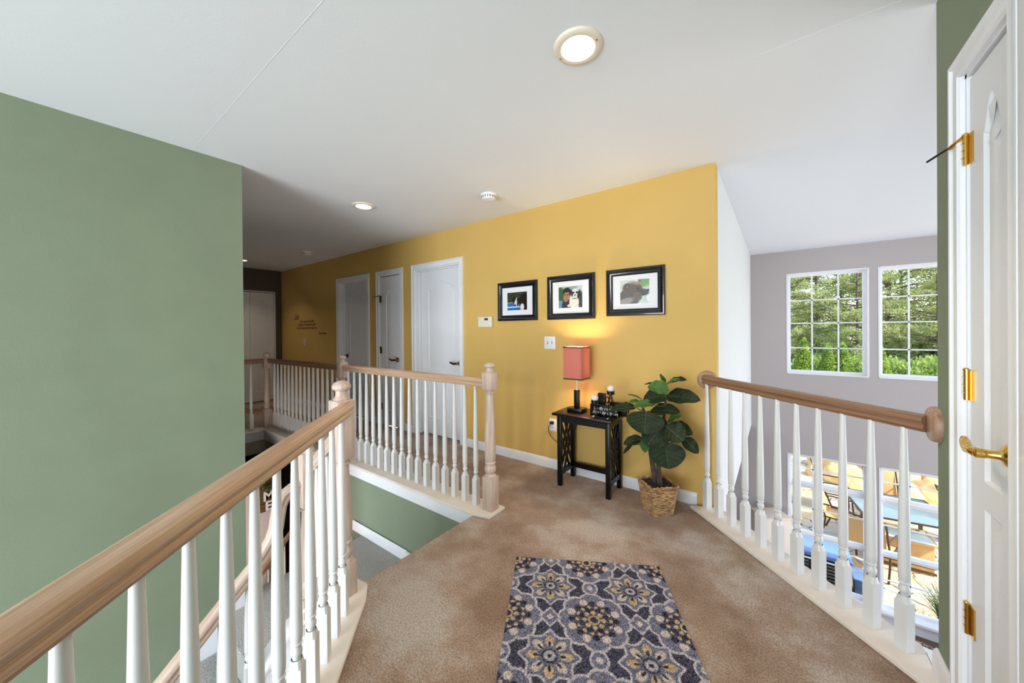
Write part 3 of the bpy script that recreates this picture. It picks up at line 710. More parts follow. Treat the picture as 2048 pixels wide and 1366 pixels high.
def pic1(X, Y):
    n = nzf(X, Y*.35, 30, 1); c = np.tile([58., 60., 44.], (len(X), 1))+n*60
    c = blend(c, (40, 110, 190), sm((Y-.36), E_)*1.0); w = nzf(X*.3, Y, 22, 3); c = c+(w*60)*sm(Y-.36, E_)
    c = blend(c, (214, 226, 236), sm(np.abs(Y-.18)-.035, E_)*sm(X-.75, E_)); c = blend(c, (190, 195, 190), sm(np.abs(Y-.42)-.02, E_)*sm(X-.35, E_))
    c = blend(c, (34, 24, 22), sm(ell(X, Y, .86, .42, .24, .50), .04)); c = blend(c, (30, 26, 28), sm(ell(X, Y, .44, .52, .17, .23, .2), .03))
    c = blend(c, (214, 214, 220), sm(ell(X, Y, .43, .40, .075, .20, -.1), .03)); c = blend(c, (200, 200, 206), sm(ell(X, Y, .47, .62, .03, .10), .02)); c = blend(c, (16, 14, 16), sm(ell(X, Y, .40, .27, .04, .05), .02))
    c = blend(c, (20, 18, 18), sm(ell(X, Y, .37, .52, .022, .03), .02)); c = blend(c, (20, 18, 18), sm(ell(X, Y, .52, .55, .02, .03), .02))
    c = blend(c, (222, 222, 226), sm(ell(X, Y, .76, .16, .10, .20), .03)); c = blend(c, (190, 40, 30), sm(ell(X, Y, .60, .26, .07, .025, .6), .02))
    return np.clip(c, 0, 255)
def pic2(X, Y):
    n = nzf(X, Y, 12, 5); c = np.tile([150., 170., 172.], (len(X), 1))+n*50
    c = blend(c, (62, 92, 58), sm(ell(X, Y, .05, .60, .22, .38), .06)+0); c = blend(c, (200, 212, 216), sm(ell(X, Y, .90, .80, .14, .22), .05)); c = blend(c, (60, 64, 70), sm(ell(X, Y, .95, .30, .14, .42), .05))
    c = blend(c, (92, 150, 190), sm(ell(X, Y, .06, .12, .26, .24), .04)); c = blend(c, (48, 50, 58), sm(ell(X, Y, .36, .12, .22, .30), .04))
    c = blend(c, (40, 32, 28), sm(ell(X, Y, .36, .72, .17, .23), .03)); c = blend(c, (168, 124, 100), sm(ell(X, Y, .335, .55, .125, .27, -.1), .03)); c = blend(c, (40, 32, 28), sm(ell(X, Y, .35, .83, .15, .10, .2), .03))
    for ex in (.28, .40): c = blend(c, (44, 32, 28), sm(ell(X, Y, ex, .60, .030, .018), .015)); c = blend(c, (50, 36, 30), sm(ell(X, Y, ex, .645, .04, .010), .012))
    c = blend(c, (140, 98, 78), sm(ell(X, Y, .335, .50, .022, .05), .015)); c = blend(c, (150, 80, 72), sm(ell(X, Y, .335, .40, .05, .014), .012))
    f = nzf(X, Y, 40, 2)*26
    for e in ((.66, .26, .20, .34), (.70, .66, .17, .22)): c = blend(c, (222, 220, 216), sm(ell(X, Y, *e), .03)); 
    c = blend(c, (206, 204, 202), sm(ell(X, Y, .46, .10, .09, .07), .02)); c = blend(c, (212, 210, 208), sm(ell(X, Y, .78, .06, .08, .08), .02))
    c = blend(c, (40, 38, 42), sm(ell(X, Y, .86, .62, .055, .20, -.2), .03)); c = blend(c, (40, 38, 42), sm(ell(X, Y, .56, .68, .045, .16, .2), .03)); c = blend(c, (60, 58, 60), sm(ell(X, Y, .63, .70, .05, .05), .02)); c = blend(c, (56, 54, 56), sm(ell(X, Y, .78, .70, .05, .05), .02))
    for e in ((.64, .68), (.77, .68)): c = blend(c, (14, 12, 12), sm(ell(X, Y, e[0], e[1], .022, .026), .01))
    c = blend(c, (18, 16, 18), sm(ell(X, Y, .70, .59, .032, .028), .012)); c = blend(c, (120, 110, 108), sm(ell(X, Y, .70, .53, .05, .012), .01)); c = blend(c, (40, 40, 44), sm(ell(X, Y, .68, .42, .10, .018), .012))
    return np.clip(c+f*sm(ell(X, Y, .68, .4, .24, .5), .05), 0, 255)
def pic3(X, Y):
    n = nzf(X, Y, 8, 8); c = np.tile([206., 216., 214.], (len(X), 1))+n*16
    c = blend(c, (120, 160, 104), sm(ell(X, Y, .86, .90, .20, .24), .08)); c = blend(c, (186, 208, 206), sm(ell(X, Y, .95, .35, .16, .35), .10)); c = blend(c, (232, 240, 244), sm(ell(X, Y, .97, .20, .06, .16), .04))
    c = blend(c, (122, 106, 98), sm(ell(X, Y, .68, .97, .05, .09, -.3), .02))
    for e, k in (((.32, .26, .36, .42), (98, 96, 96)), ((.30, .62, .20, .26, .4), (110, 100, 94)), ((.50, .60, .27, .30), (104, 94, 88)), ((.76, .46, .22, .145, -.12), (86, 80, 80)), ((.60, .32, .14, .20, .5), (112, 102, 98))): c = blend(c, k, sm(ell(X, Y, *e), .04))
    c = blend(c, (158, 140, 124), sm(ell(X, Y, .52, .86, .20, .06, -.25), .05)); c = blend(c, (84, 74, 70), sm(ell(X, Y, .24, .74, .07, .13, -.3), .03)); c = blend(c, (140, 130, 122), sm(ell(X, Y, .25, .73, .03, .07, -.3), .03))
    c = blend(c, (50, 44, 44), sm(ell(X, Y, .63, .63, .05, .022, .1), .02)); c = blend(c, (30, 28, 32), sm(ell(X, Y, .955, .53, .035, .045), .02)); c = blend(c, (62, 56, 58), sm(ell(X, Y, .82, .36, .14, .014, .08), .014)); c = blend(c, (150, 150, 148), sm(ell(X, Y, .15, .08, .34, .14, .4), .06))
    return np.clip(c+nzf(X, Y, 34, 4)*12, 0, 255)
MOLD = [(0, 0), (0, .020), (.006, .026), (.014, .027), (.022, .021), (.034, .014), (.044, .013), (.049, .017), (.054, .014), (.056, 0)]
def frame(name, label, x0, x1, z0, z1, fn, seed, mw):
    x0, x1, z0, z1 = x0*.991, x1*.991, 1.28+(z0-1.28)*.991, 1.28+(z1-1.28)*.991
    root = thing(name, label, 'picture frame', ((x0+x1)/2, YW, z0), 'framed dog pictures on the yellow wall')
    mb = MB(); ring = []
    for (px, pz, sx, sz) in ((x0, z0, 1, 1), (x1, z0, -1, 1), (x1, z1, -1, -1), (x0, z1, 1, -1)):
        ring.append([mb.bm.verts.new((px+sx*a, YW-.001-b, pz+sz*a)) for a, b in MOLD])
    n = len(MOLD)
    for i in range(4):
        for k in range(n-1): mb.bm.faces.new((ring[i][k], ring[(i+1) % 4][k], ring[(i+1) % 4][k+1], ring[i][k+1]))
    mb.build('frame_moulding', FRAMEM, root, 30)
    f = .052; mb = MB(); mb.box(x0+f, x1-f, YW-.010, YW-.001, z0+f, z1-f); mb.build('mat_board', MATB, root)
    w = (x1-x0)*.50; h = (z1-z0)*mw; cx = (x0+x1)/2; cz = (z0+z1)/2
    mb = MB(); mb.box(cx-w/2-.003, cx+w/2+.003, YW-.0108, YW-.010, cz-h/2-.003, cz+h/2+.003); mb.build('mat_bevel', TRIM, root)
    paint_grid('photograph', w, h, 120, 96, fn, ATTR, Matrix.Translation((cx-w/2, YW-.0112, cz-h/2)), root)
frame('picture_frame', 'black framed photo of a black and white dog by a blue pool, left of three', -2.321, -1.842, 1.374, 1.762, pic1, 1, .46)
frame('picture_frame', 'black framed photo of a person holding a white dog, middle of three', -1.728, -1.258, 1.373, 1.771, pic2, 2, .48)
frame('picture_frame', 'black framed photo of a brown dog in profile, right of three', -1.154, -.688, 1.389, 1.771, pic3, 3, .50)
# thermostat
root = thing('thermostat', 'cream wall thermostat left of the framed pictures', 'thermostat', (-2.47, YW, 1.31))
mb = MB(); mb.box(-2.565, -2.375, YW-.030, YW, 1.314, 1.424, .006); mb.build('housing', CREAMP, root)
mb = MB(); mb.box(-2.475, -2.425, YW-.0315, YW-.030, 1.385, 1.408); mb.build('display', LCD, root)
mb = MB(); mb.box(-2.55, -2.39, YW-.0315, YW-.030, 1.328, 1.330); mb.box(-2.46, -2.455, YW-.034, YW-.030, 1.345, 1.352); mb.build('slot', CREAMP, root)
def switch_plate(label, cx, cz, gangs, m, w, h=.117):
    root = thing('light_switch', label, 'light switch', (cx, YW, cz-h/2))
    mb = MB(); mb.box(cx-w/2, cx+w/2, YW-.007, YW, cz-h/2, cz+h/2, .003); mb.build('cover_plate', m, root)
    for g in range(gangs):
        x = cx+(g-(gangs-1)/2)*.046
        mb = MB(); mb.box(x-.005, x+.005, YW-.0075, YW-.006, cz-.012, cz+.012); mb.build('toggle_slot', LCD if m is PLAST else m, root)
        mb = MB(); mb.box(-.0035, .0035, -.016, 0, -.004, .004, .001, mt=Matrix.Translation((x, YW-.006, cz)) @ Matrix.Rotation(.4*(1 if g else -1), 4, 'X')); mb.build('toggle', m, root)
        mb = MB(); R = Matrix.Rotation(PI/2, 4, 'X')
        for zz in (.03, -.03): mb.lathe([(.003, 0), (.003, .0015)], n=10, mt=Matrix.Translation((x, YW-.007, cz+zz)) @ R)
        mb.build('screw', STEEL, root)
switch_plate('white double light switch below the middle frame', -1.697, 1.160, 2, PLAST, .117)
switch_plate('small almond light switch under the wall quote', -6.68, 1.102, 1, ALMOND, .072)
root = thing('wall_outlet', 'white wall outlet with a black plug left of the table', 'outlet', (-1.672, YW, .34))
mb = MB(); mb.box(-1.708, -1.634, YW-.006, YW, .342, .458, .003); mb.build('cover_plate', PLAST, root)
for zz in (.375, .425):
    mb = MB(); mb.box(-1.687, -1.655, YW-.008, YW-.005, zz-.016, zz+.016, .006)
    s_ = mb.build('socket', PLAST, root)
    mb = MB(); mb.box(-1.679, -1.677, YW-.0085, YW-.0078, zz-.004, zz+.008); mb.box(-1.666, -1.664, YW-.0085, YW-.0078, zz-.004, zz+.008); mb.build('slots', DKPL, s_)
root = thing('power_cord', 'black lamp cord and plug hanging from the wall outlet', 'power cord', (-1.67, YW-.02, .42))
mb = MB(); mb.box(-1.688, -1.655, YW-.040, YW-.0085, .413, .438, .006); mb.build('plug', DKPL, root)
mb = MB(); mb.tube([(-1.675, YW-.038, .42), (-1.690, YW-.05, .39), (-1.693, YW-.045, .35), (-1.680, YW-.035, .31), (-1.650, YW-.03, .275), (-1.60, YW-.025, .25), (-1.54, YW-.02, .26), (-1.47, YW-.017, .32), (-1.42, YW-.012, .45), (-1.40, YW-.010, .57)], .0032, 8); mb.build('cord', DKPL, root)
# wall quote
root = thing('wall_quote', 'dark script quote lettered on the far yellow wall', 'wall lettering', (-6.6, YW, 1.24))
RW = Matrix.Rotation(PI/2, 4, 'X')
for body, x, z, s_, sh, al in (('Life', -7.10, 1.500, .145, .45, 'LEFT'), ('isn\'t measured by the', -6.60, 1.445, .068, 0, 'CENTER'), ('number of breaths we take', -6.60, 1.388, .068, 0, 'CENTER'), ('but the moments that take our', -6.60, 1.330, .068, 0, 'CENTER'), ('breath away', -6.17, 1.238, .058, .45, 'LEFT')):
    textobj('lettering', body, INK, s_, Matrix.Translation((x, YW-.0015, z)) @ RW, root, shear=sh, align=al, depth=.0005, space=.92)

# ------------------------------------------------------------------ side table and what stands on it
root = thing('side_table', 'black wooden side table with crossed slat ends against the yellow wall', 'table', (-1.24, 2.70, 0))
tx0, tx1, ty0, ty1, tz = -1.492, -.985, 2.540, 2.850, .600
mb = MB(); mb.box(tx0, tx1, ty0, ty1, tz-.020, tz, .003); mb.build('tabletop', BLACKW, root)
lx = (-1.462, -1.015); ly = (2.575, 2.840); lw = .034
for x in lx:
    for y in ly:
        mb = MB(); x_ = x if x == lx[0] else x-lw; y_ = y if y == ly[0] else y-lw
        mb.box(x_, x_+lw, y_, y_+lw, 0, tz-.020, .002); mb.build('leg', BLACKW, root)
mb = MB(); mb.box(lx[0]+lw, lx[1]-lw, ly[0]+.005, ly[0]+.023, tz-.075, tz-.020); mb.box(lx[0]+lw, lx[1]-lw, ly[1]-.023, ly[1]-.005, tz-.075, tz-.020)
mb.box(lx[0]+.006, lx[0]+.026, ly[0]+lw, ly[1]-lw, tz-.075, tz-.020); mb.box(lx[1]-.026, lx[1]-.006, ly[0]+lw, ly[1]-lw, tz-.075, tz-.020); mb.build('apron', BLACKW, root)
for x in (lx[0]+.005, lx[1]-.029):
    mb = MB(); mb.box(x, x+.024, ly[0]+lw, ly[1]-lw, .085, .125); mb.build('side_stretcher', BLACKW, root)
    a0, a1, b0, b1 = ly[0]+lw, ly[1]-lw, .125, tz-.075; mb = MB()
    def slat(y0, z0, y1, z1, w=.014):
        p = Vector((x+.012, y0, z0)); q = Vector((x+.012, y1, z1)); d = (q-p); Lh = d.length; ang = math.atan2(d.z, d.y)
        mb.box(-.007, .007, 0, Lh, -w/2, w/2, mt=Matrix.Translation(p) @ Matrix.Rotation(ang, 4, 'X'))
    mid = (a0+a1)/2; zm = (b0+b1)/2; o_ = .034
    slat(a0, b0, a1, b1); slat(a0, b1, a1, b0)
    slat(a0, b0+.12, a1-.06, b1); slat(a0+.06, b0, a1, b1-.12); slat(a0, b1-.12, a1-.06, b0); slat(a0+.06, b1, a1, b0+.12)
    mb.build('lattice', BLACKW, root)
mb = MB(); mb.box(lx[0]+lw, lx[1]-lw, ly[1]-.030, ly[1]-.010, .085, .130); mb.build('back_stretcher', BLACKW, root)
# lamp
SHADE = bpy.data.materials.new('woven_red_shade'); SHADE.use_nodes = True
nt = SHADE.node_tree; N = nt.nodes; L = nt.links; b = N['Principled BSDF']; tc = N.new('ShaderNodeTexCoord')
ck = []
for ax, sc in ((0, 900), (2, 900)):
    w = N.new('ShaderNodeTexWave'); w.bands_direction = ('X', 'Y', 'Z')[ax]; w.inputs['Scale'].default_value = 110 if ax == 2 else 90; w.inputs['Distortion'].default_value = 1.2; w.inputs['Detail'].default_value = 3; w.inputs['Detail Scale'].default_value = 2
    mpp = N.new('ShaderNodeMapping'); mpp.inputs['Rotation'].default_value = (0, 0, .6 if ax == 0 else 0); L.new(tc.outputs['Object'], mpp.inputs[0]); L.new(mpp.outputs[0], w.inputs[0]); ck.append(w)
mm_ = N.new('ShaderNodeMath'); mm_.operation = 'MULTIPLY'; L.new(ck[0].outputs[1], mm_.inputs[0]); L.new(ck[1].outputs[1], mm_.inputs[1])
cr = N.new('ShaderNodeValToRGB'); cr.color_ramp.elements[0].color = lin(160, 70, 64); cr.color_ramp.elements[1].color = lin(232, 166, 152); cr.color_ramp.elements[1].position = .7
L.new(mm_.outputs[0], cr.inputs[0]); L.new(cr.outputs[0], b.inputs['Base Color']); b.inputs['Roughness'].default_value = .9
tl = N.new('ShaderNodeBsdfTranslucent'); tl.inputs[0].default_value = lin(226, 182, 168); mx = N.new('ShaderNodeMixShader'); mx.inputs[0].default_value = .10
L.new(b.outputs[0], mx.inputs[1]); L.new(tl.outputs[0], mx.inputs[2]); L.new(mx.outputs[0], N['Material Output'].inputs[0])
lxc, lyc = -1.344, 2.705
root = thing('table_lamp', 'lit table lamp with rectangular red woven shade on a black base', 'lamp', (lxc, lyc, tz))
mb = MB(); mb.box(lxc-.066, lxc+.066, lyc-.055, lyc+.055, tz, tz+.030, .003); mb.build('base', BLACKW, root)
mb = MB(); mb.box(lxc-.019, lxc+.019, lyc-.019, lyc+.019, tz+.030, tz+.178, .002); mb.build('column', BLACKW, root)
mb = MB(); mb.lathe([(.008, tz+.176), (.008, tz+.182), (.0045, tz+.184), (.0045, tz+.33)], (lxc, lyc, 0), 14); mb.lathe([(.012, tz+.176), (.012, tz+.180)], (lxc, lyc, 0), 14); mb.build('rod', STEEL, root)
s0, s1 = .872, 1.138; a, t_ = .079, .0025; mb = MB()
for sx, sy, ex, ey in ((-1, 0, t_, a), (1, 0, t_, a), (0, -1, a, t_), (0, 1, a, t_)): mb.box(lxc+sx*a-ex, lxc+sx*a+ex, lyc+sy*a-ey, lyc+sy*a+ey, s0, s1)
sh = mb.build('lamp_shade', SHADE, root)
mb = MB()
for z0_, z1_ in ((s0-.001, s0+.008), (s1-.008, s1+.001)):
    q = a+.0035
    for sx, sy, ex, ey in ((-1, 0, .0015, q), (1, 0, .0015, q), (0, -1, q, .0015), (0, 1, q, .0015)): mb.box(lxc+sx*q-ex, lxc+sx*q+ex, lyc+sy*q-ey, lyc+sy*q+ey, z0_, z1_)
mb.build('shade_band', DKPL, sh)
mb = MB(); mb.tube([(lxc-a, lyc, s1-.012), (lxc+a, lyc, s1-.012)], .002, 6); mb.tube([(lxc, lyc-a, s1-.012), (lxc, lyc+a, s1-.012)], .002, 6); mb.tube([(lxc, lyc, s0+.03), (lxc, lyc, s1-.012)], .002, 6); mb.build('spider', STEEL, sh)
BULB = mat('lit_bulb', lin(255, 230, 180), .4, emit=(1, .78, .42, 1), estr=14)
mb = MB(); mb.sphere((lxc, lyc, 1.02), .026, n=16); mb.lathe([(.012, .955), (.013, .995)], (lxc, lyc, 0), 14); bb = mb.build('bulb', BULB, root)
ld = bpy.data.lights.new('lamp_bulb', 'POINT'); ld.energy = 7.0; ld.color = (1, .80, .50); ld.shadow_soft_size = .024
for zz in (1.085, .955):
    lo = bpy.data.objects.new('lamp_bulb', ld); C.objects.link(lo); lo.location = (lxc, lyc+.036, zz)
# candle holders
CANDLE = mat('white_speckled_candle', lin(244, 240, 240), .7, col2=lin(214, 208, 208), scale=90)
def holder(label, x, y, zc, rcup, h):
    root = thing('candle_holder', label, 'candle holder', (x, y, tz), 'caged iron candle holders on the side table')
    mb = MB(); mb.lathe([(.036, 0), (.036, .003), (.030, .008), (.016, .014), (.006, .020)], (x, y, tz), 28); mb.build('foot', BLACKM, root, 40)
    mb = MB()
    for k in range(6):
        a_ = k*PI/3+.3; pr = [(.006, .016), (.026, .030), (.036, h*.36), (.030, h*.58), (.014, h*.78), (.008, h*.90), (.008, h)]
        mb.tube([(x+r*math.cos(a_), y+r*math.sin(a_), tz+z) for r, z in pr], .0026, 6)
    mb.build('cage', BLACKM, root)
    mb = MB(); mb.lathe([(.010, h-.004), (rcup, h), (rcup, h+.024), (rcup-.003, h+.024), (rcup-.003, h+.010), (.002, h+.008)], (x, y, tz), 28); mb.build('cup', BLACKM, root, 40)
    mb = MB(); mb.sphere((x, y, tz+h+.024+.018), rcup-.001, (1, 1, .95), 24); mb.build('candle', CANDLE, root)
holder('short caged candle holder with white ball candle, nearer the lamp', -1.140, 2.600, 0, .028, .108)
holder('tall caged candle holder with white ball candle, nearer the plant', -1.014, 2.603, 0, .028, .190)
root = thing('block_sign', 'small black block sign with white script on the side table', 'sign', (-1.10, 2.66, tz))
mb = MB(); mb.box(-1.205, -.985, 2.655, 2.685, tz, tz+.088, .002); mb.build('block', BLACKW, root)
textobj('lettering', 'Kindly met my', CHALK, .036, Matrix.Translation((-1.085, 2.6538, tz+.050)) @ RW, root, shear=.4, align='CENTER', depth=.0003, space=.95)
textobj('lettering', 'I did in by ofy on', CHALK, .036, Matrix.Translation((-1.095, 2.6538, tz+.020)) @ RW, root, shear=.4, align='CENTER', depth=.0003, space=.95)
root = thing('scroll_ornament', 'black scrolled iron ornament behind the block sign', 'ornament', (-1.08, 2.75, tz))
mb = MB(); mb.box(-1.175, -1.115, 2.735, 2.765, tz, tz+.165, .003); mb.build('tall_block', BLACKW, root)
mb = MB(); mb.box(-1.075, -.94, 2.735, 2.765, tz, tz+.105, .003); mb.build('low_block', BLACKW, root)
mb = MB()
for cx_, cz_, r_ in ((-1.098, .115, .022), (-.945, .09, .022), (-.935, .05, .016)): mb.tube([(cx_+r_*.6*math.cos(t), 2.745, tz+cz_+r_*1.2*math.sin(t)) for t in np.linspace(0, 2*PI, 18)], .004, 6)
mb.build('scroll', BLACKM, root)

# ------------------------------------------------------------------ fiddle leaf fig
px, py = -.683, 2.612
root = thing('potted_plant', 'fiddle leaf fig in a square woven basket beside the side table', 'plant', (px, py, 0))
WICK = bpy.data.materials.new('woven_seagrass'); WICK.use_nodes = True
nt = WICK.node_tree; N = nt.nodes; L = nt.links; b = N['Principled BSDF']; tc = N.new('ShaderNodeTexCoord')
nz_ = N.new('ShaderNodeTexNoise'); nz_.inputs['Scale'].default_value = 1; mp_ = N.new('ShaderNodeMapping'); mp_.inputs['Scale'].default_value = (26, 26, 230); L.new(tc.outputs['Object'], mp_.inputs[0]); L.new(mp_.outputs[0], nz_.inputs[0])
cr = N.new('ShaderNodeValToRGB'); cr.color_ramp.elements[0].position = .38; cr.color_ramp.elements[0].color = lin(104, 70, 40); cr.color_ramp.elements[1].position = .62; cr.color_ramp.elements[1].color = lin(206, 166, 118)
L.new(nz_.outputs[0], cr.inputs[0]); L.new(cr.outputs[0], b.inputs['Base Color']); b.inputs['Roughness'].default_value = .75
R45 = Matrix.Translation((px, py, 0)) @ Matrix.Rotation(PI/4, 4, 'Z')
mb = MB(); n = 20; hb = .205; rb, rtp = .100, .137
prev = None
for k in range(n+1):
    t = k/n; r = (rb+(rtp-rb)*t)/math.sqrt(2)
    for rr, zz in ((r, t*hb), (r+.0035, (t+.35/n)*hb)) if k < n else ((r, hb),):
        cs = []
        for sx, sy in ((-1, -1), (1, -1), (1, 1), (-1, 1)):
            nx_ = 9
            for j in range(nx_):
                dirx, diry = {(-1, -1): (1, 0), (1, -1): (0, 1), (1, 1): (-1, 0), (-1, 1): (0, -1)}[(sx, sy)]
                tt = 2*r*j/nx_ ; x_ = sx*rr+dirx*tt*(rr/r); y_ = sy*rr+diry*tt*(rr/r); cs.append(mb.bm.verts.new(R45 @ Vector((x_, y_, zz))))
        if prev:
            for j in range(len(cs)): mb.bm.faces.new((prev[j], prev[(j+1) % len(cs)], cs[(j+1) % len(cs)], cs[j]))
        else: mb.bm.faces.new(cs)
        prev = cs
ptop = prev
ins = [mb.bm.verts.new(R45 @ Vector(((R45.inverted() @ v.co).x*.90, (R45.inverted() @ v.co).y*.90, hb))) for v in ptop]
lowv = [mb.bm.verts.new(R45 @ Vector(((R45.inverted() @ v.co).x*.86, (R45.inverted() @ v.co).y*.86, hb-.03))) for v in ptop]
for A_, B_ in ((ptop, ins), (ins, lowv)):
    for j in range(len(A_)): mb.bm.faces.new((A_[j], A_[(j+1) % len(A_)], B_[(j+1) % len(B_)], B_[j]))
mb.build('basket', WICK, root, 50)
mb = MB(); q = rtp/math.sqrt(2)
for s in (0, 1, 2, 3):
    Rr = R45 @ Matrix.Rotation(s*PI/2, 4, 'Z'); pts = [Rr @ Vector((-q+2*q*j/14, -q+.004*math.sin(j*2.4), hb+.004*math.cos(j*2.4))) for j in range(15)]; mb.tube(pts, .0075, 8)
mb.build('rim', WICK, root, 60)
MOSS = mat('dark_moss_fibre', lin(44, 40, 34), .9, col2=lin(76, 70, 58), scale=60)
mb = MB(); r = rtp/math.sqrt(2)*.90; mb.box(-r, r, -r, r, hb-.03, hb-.012, mt=R45)
for i in range(230):
    x_, y_ = random.uniform(-r, r), random.uniform(-r, r); a_ = random.uniform(0, 6.3); l_ = random.uniform(.015, .035)
    p0 = Vector((x_, y_, hb-.014)); p2 = p0+Vector((math.cos(a_)*l_, math.sin(a_)*l_, random.uniform(-.002, .008))); p1 = (p0+p2)/2+Vector((0, 0, random.uniform(.006, .02)))
    mb.tube([R45 @ p for p in (p0, p1, p2)], .0012, 4, caps=False)
mb.build('moss', MOSS, root, 0)
BARK = mat('dark_trunk_bark', lin(62, 52, 46), .85, col2=lin(88, 76, 66), scale=30, bump=.5, bscale=60)
mb = MB(); mb.tube([(-.700, 2.62, .18), (-.708, 2.62, .26), (-.722, 2.62, .36), (-.738, 2.62, .47), (-.758, 2.61, .60), (-.772, 2.60, .715)], [.020, .018, .017, .015, .011, .007], 12)
mb.tube([(-.662, 2.60, .18), (-.668, 2.60, .26), (-.676, 2.605, .36), (-.672, 2.62, .47), (-.648, 2.63, .60), (-.634, 2.64, .74), (-.630, 2.65, .875)], [.019, .018, .016, .014, .011, .009, .005], 12)
mb.build('trunk', BARK, root)
LEAFD = mat('dark_fig_leaf', lin(24, 36, 22), .58, col2=lin(44, 57, 35), scale=11, trans=.08, spec=.25)
LEAFL = mat('young_fig_leaf', lin(70, 112, 52), .5, col2=lin(84, 122, 60), scale=14, trans=.18, spec=.3)
VEIN = mat('pale_leaf_vein', lin(88, 106, 70), .5)
LV = [(-0.634, 2.65, 0.904, -0.658, 2.6, 0.967, 0.025, 0), (-0.638, 2.71, 0.892, -0.507, 2.66, 0.94, 0.057, 1), (-0.623, 2.63, 0.897, -0.532, 2.58, 0.947, 0.045, 1), (-0.588, 2.55, 0.869, -0.711, 2.5, 0.892, 0.085, 0.6), (-0.65, 2.65, 0.895, -0.767, 2.6, 0.895, 0.018, 1), (-0.628, 2.65, 0.81, -0.413, 2.6, 0.823, 0.095, 0.5), (-0.628, 2.65, 0.81, -0.774, 2.6, 0.784, 0.095, 0.6), (-0.797, 2.63, 0.777, -0.878, 2.58, 0.813, 0.018, 1), (-0.805, 2.63, 0.758, -0.875, 2.58, 0.751, 0.029, 1), (-0.69, 2.58, 0.758, -0.823, 2.53, 0.741, 0.060, 1), (-0.818, 2.58, 0.722, -1.007, 2.53, 0.688, 0.065, 1), (-0.734, 2.53, 0.71, -0.73, 2.48, 0.563, 0.207, 0.2), (-0.735, 2.63, 0.694, -0.533, 2.58, 0.736, 0.085, 0.8), (-0.628, 2.69, 0.626, -0.539, 2.64, 0.69, 0.056, 0.7), (-0.626, 2.65, 0.621, -0.653, 2.6, 0.641, 0.056, 0.5), (-0.631, 2.55, 0.628, -0.723, 2.5, 0.478, 0.160, 0.1), (-0.612, 2.55, 0.624, -0.488, 2.5, 0.557, 0.128, 0.3), (-0.594, 2.67, 0.614, -0.462, 2.62, 0.578, 0.075, 0.4), (-0.513, 2.63, 0.54, -0.42, 2.58, 0.468, 0.074, 0.2), (-0.785, 2.63, 0.486, -0.914, 2.58, 0.446, 0.061, 0.7), (-0.771, 2.63, 0.488, -0.757, 2.58, 0.407, 0.058, 0.2), (-0.611, 2.53, 0.518, -0.575, 2.48, 0.363, 0.200, 0.1), (-0.865, 2.63, 0.435, -0.915, 2.58, 0.369, 0.022, 0.5)]
young = {0, 2, 3, 7, 8, 9, 13, 20}
stems = MB(); VD = Vector((.25, -.95, .25))
for i, (bx, by, bz, tx, ty, tz_, w, up_) in enumerate(LV):
    B = Vector((bx, by, bz)); T_ = Vector((tx, ty, tz_)); ax = (T_-B); Ln = ax.length; ax.normalize()
    nrm = (VD*(1-up_*.55)+Vector((0, 0, 1))*up_*.8); nrm = (nrm-ax*nrm.dot(ax)).normalized(); sd2 = ax.cross(nrm)
    wd = w*(1+.35*up_); nu, nv = 12, 8; mb = MB(); vv = []
    for a_ in range(nu+1):
        t = a_/nu; half = wd/2*(math.sin(PI*min(1, t**.80*.985+.012))**.52)*(1.0+.10*math.sin(t*PI*1.0))
        if a_ == nu: half *= .25
        row = []
        for c_ in range(-nv, nv+1):
            s = c_/nv; fold = .30*abs(s)**1.6*half; droop = -.22*Ln*(t-.35)**2*(1 if up_ > .3 else .4); rip = .006*math.sin(t*16+abs(s)*3)*abs(s)*min(1, w/.1)
            row.append(mb.bm.verts.new(B+ax*(t*Ln)+sd2*(half*s)+nrm*(fold+droop+rip)))
        vv.append(row)
    for a_ in range(nu):
        for c_ in range(2*nv): mb.bm.faces.new((vv[a_][c_], vv[a_+1][c_], vv[a_+1][c_+1], vv[a_][c_+1]))
    ribs = []
    if w > .05:
        mid_ = [vv[k][nv].co.copy()+nrm*.0012 for k in range(nu)]; ribs.append((mid_, .0014 if w > .1 else .0009))
        for k in (2, 4, 6, 8):
            for sg in (-1, 1):
                ribs.append(([vv[min(nu, k+int(j*.45))][nv+sg*j].co.copy()+nrm*.0012 for j in range(0, nv-1)],   .0006 if w > .1 else .0004))
    lf = mb.build('leaf', LEAFL if i in young else LEAFD, root, 60)
    if ribs:
        mb = MB()
        for rp, rr in ribs: mb.tube(rp, rr, 4, caps=False)
        mb.build('vein', VEIN, lf, 60)
    # petiole back to the nearer stem
    tk = [Vector((-.738, 2.62, .47)), Vector((-.758, 2.61, .60)), Vector((-.772, 2.60, .70)), Vector((-.672, 2.62, .47)), Vector((-.648, 2.63, .60)), Vector((-.634, 2.64, .74)), Vector((-.630, 2.65, .84))]
    near = min(tk, key=lambda p: (p-B).length+max(0, p.z-B.z)*1.5)
    if (near-B).length > .01: stems.tube([near, (near+B)/2+Vector((0, 0, -.01)), B, B+ax*.02], [.0045, .0035, .003, .002], 6)
stems.build('stem', mat('fig_stem', lin(70, 84, 48), .6), root)

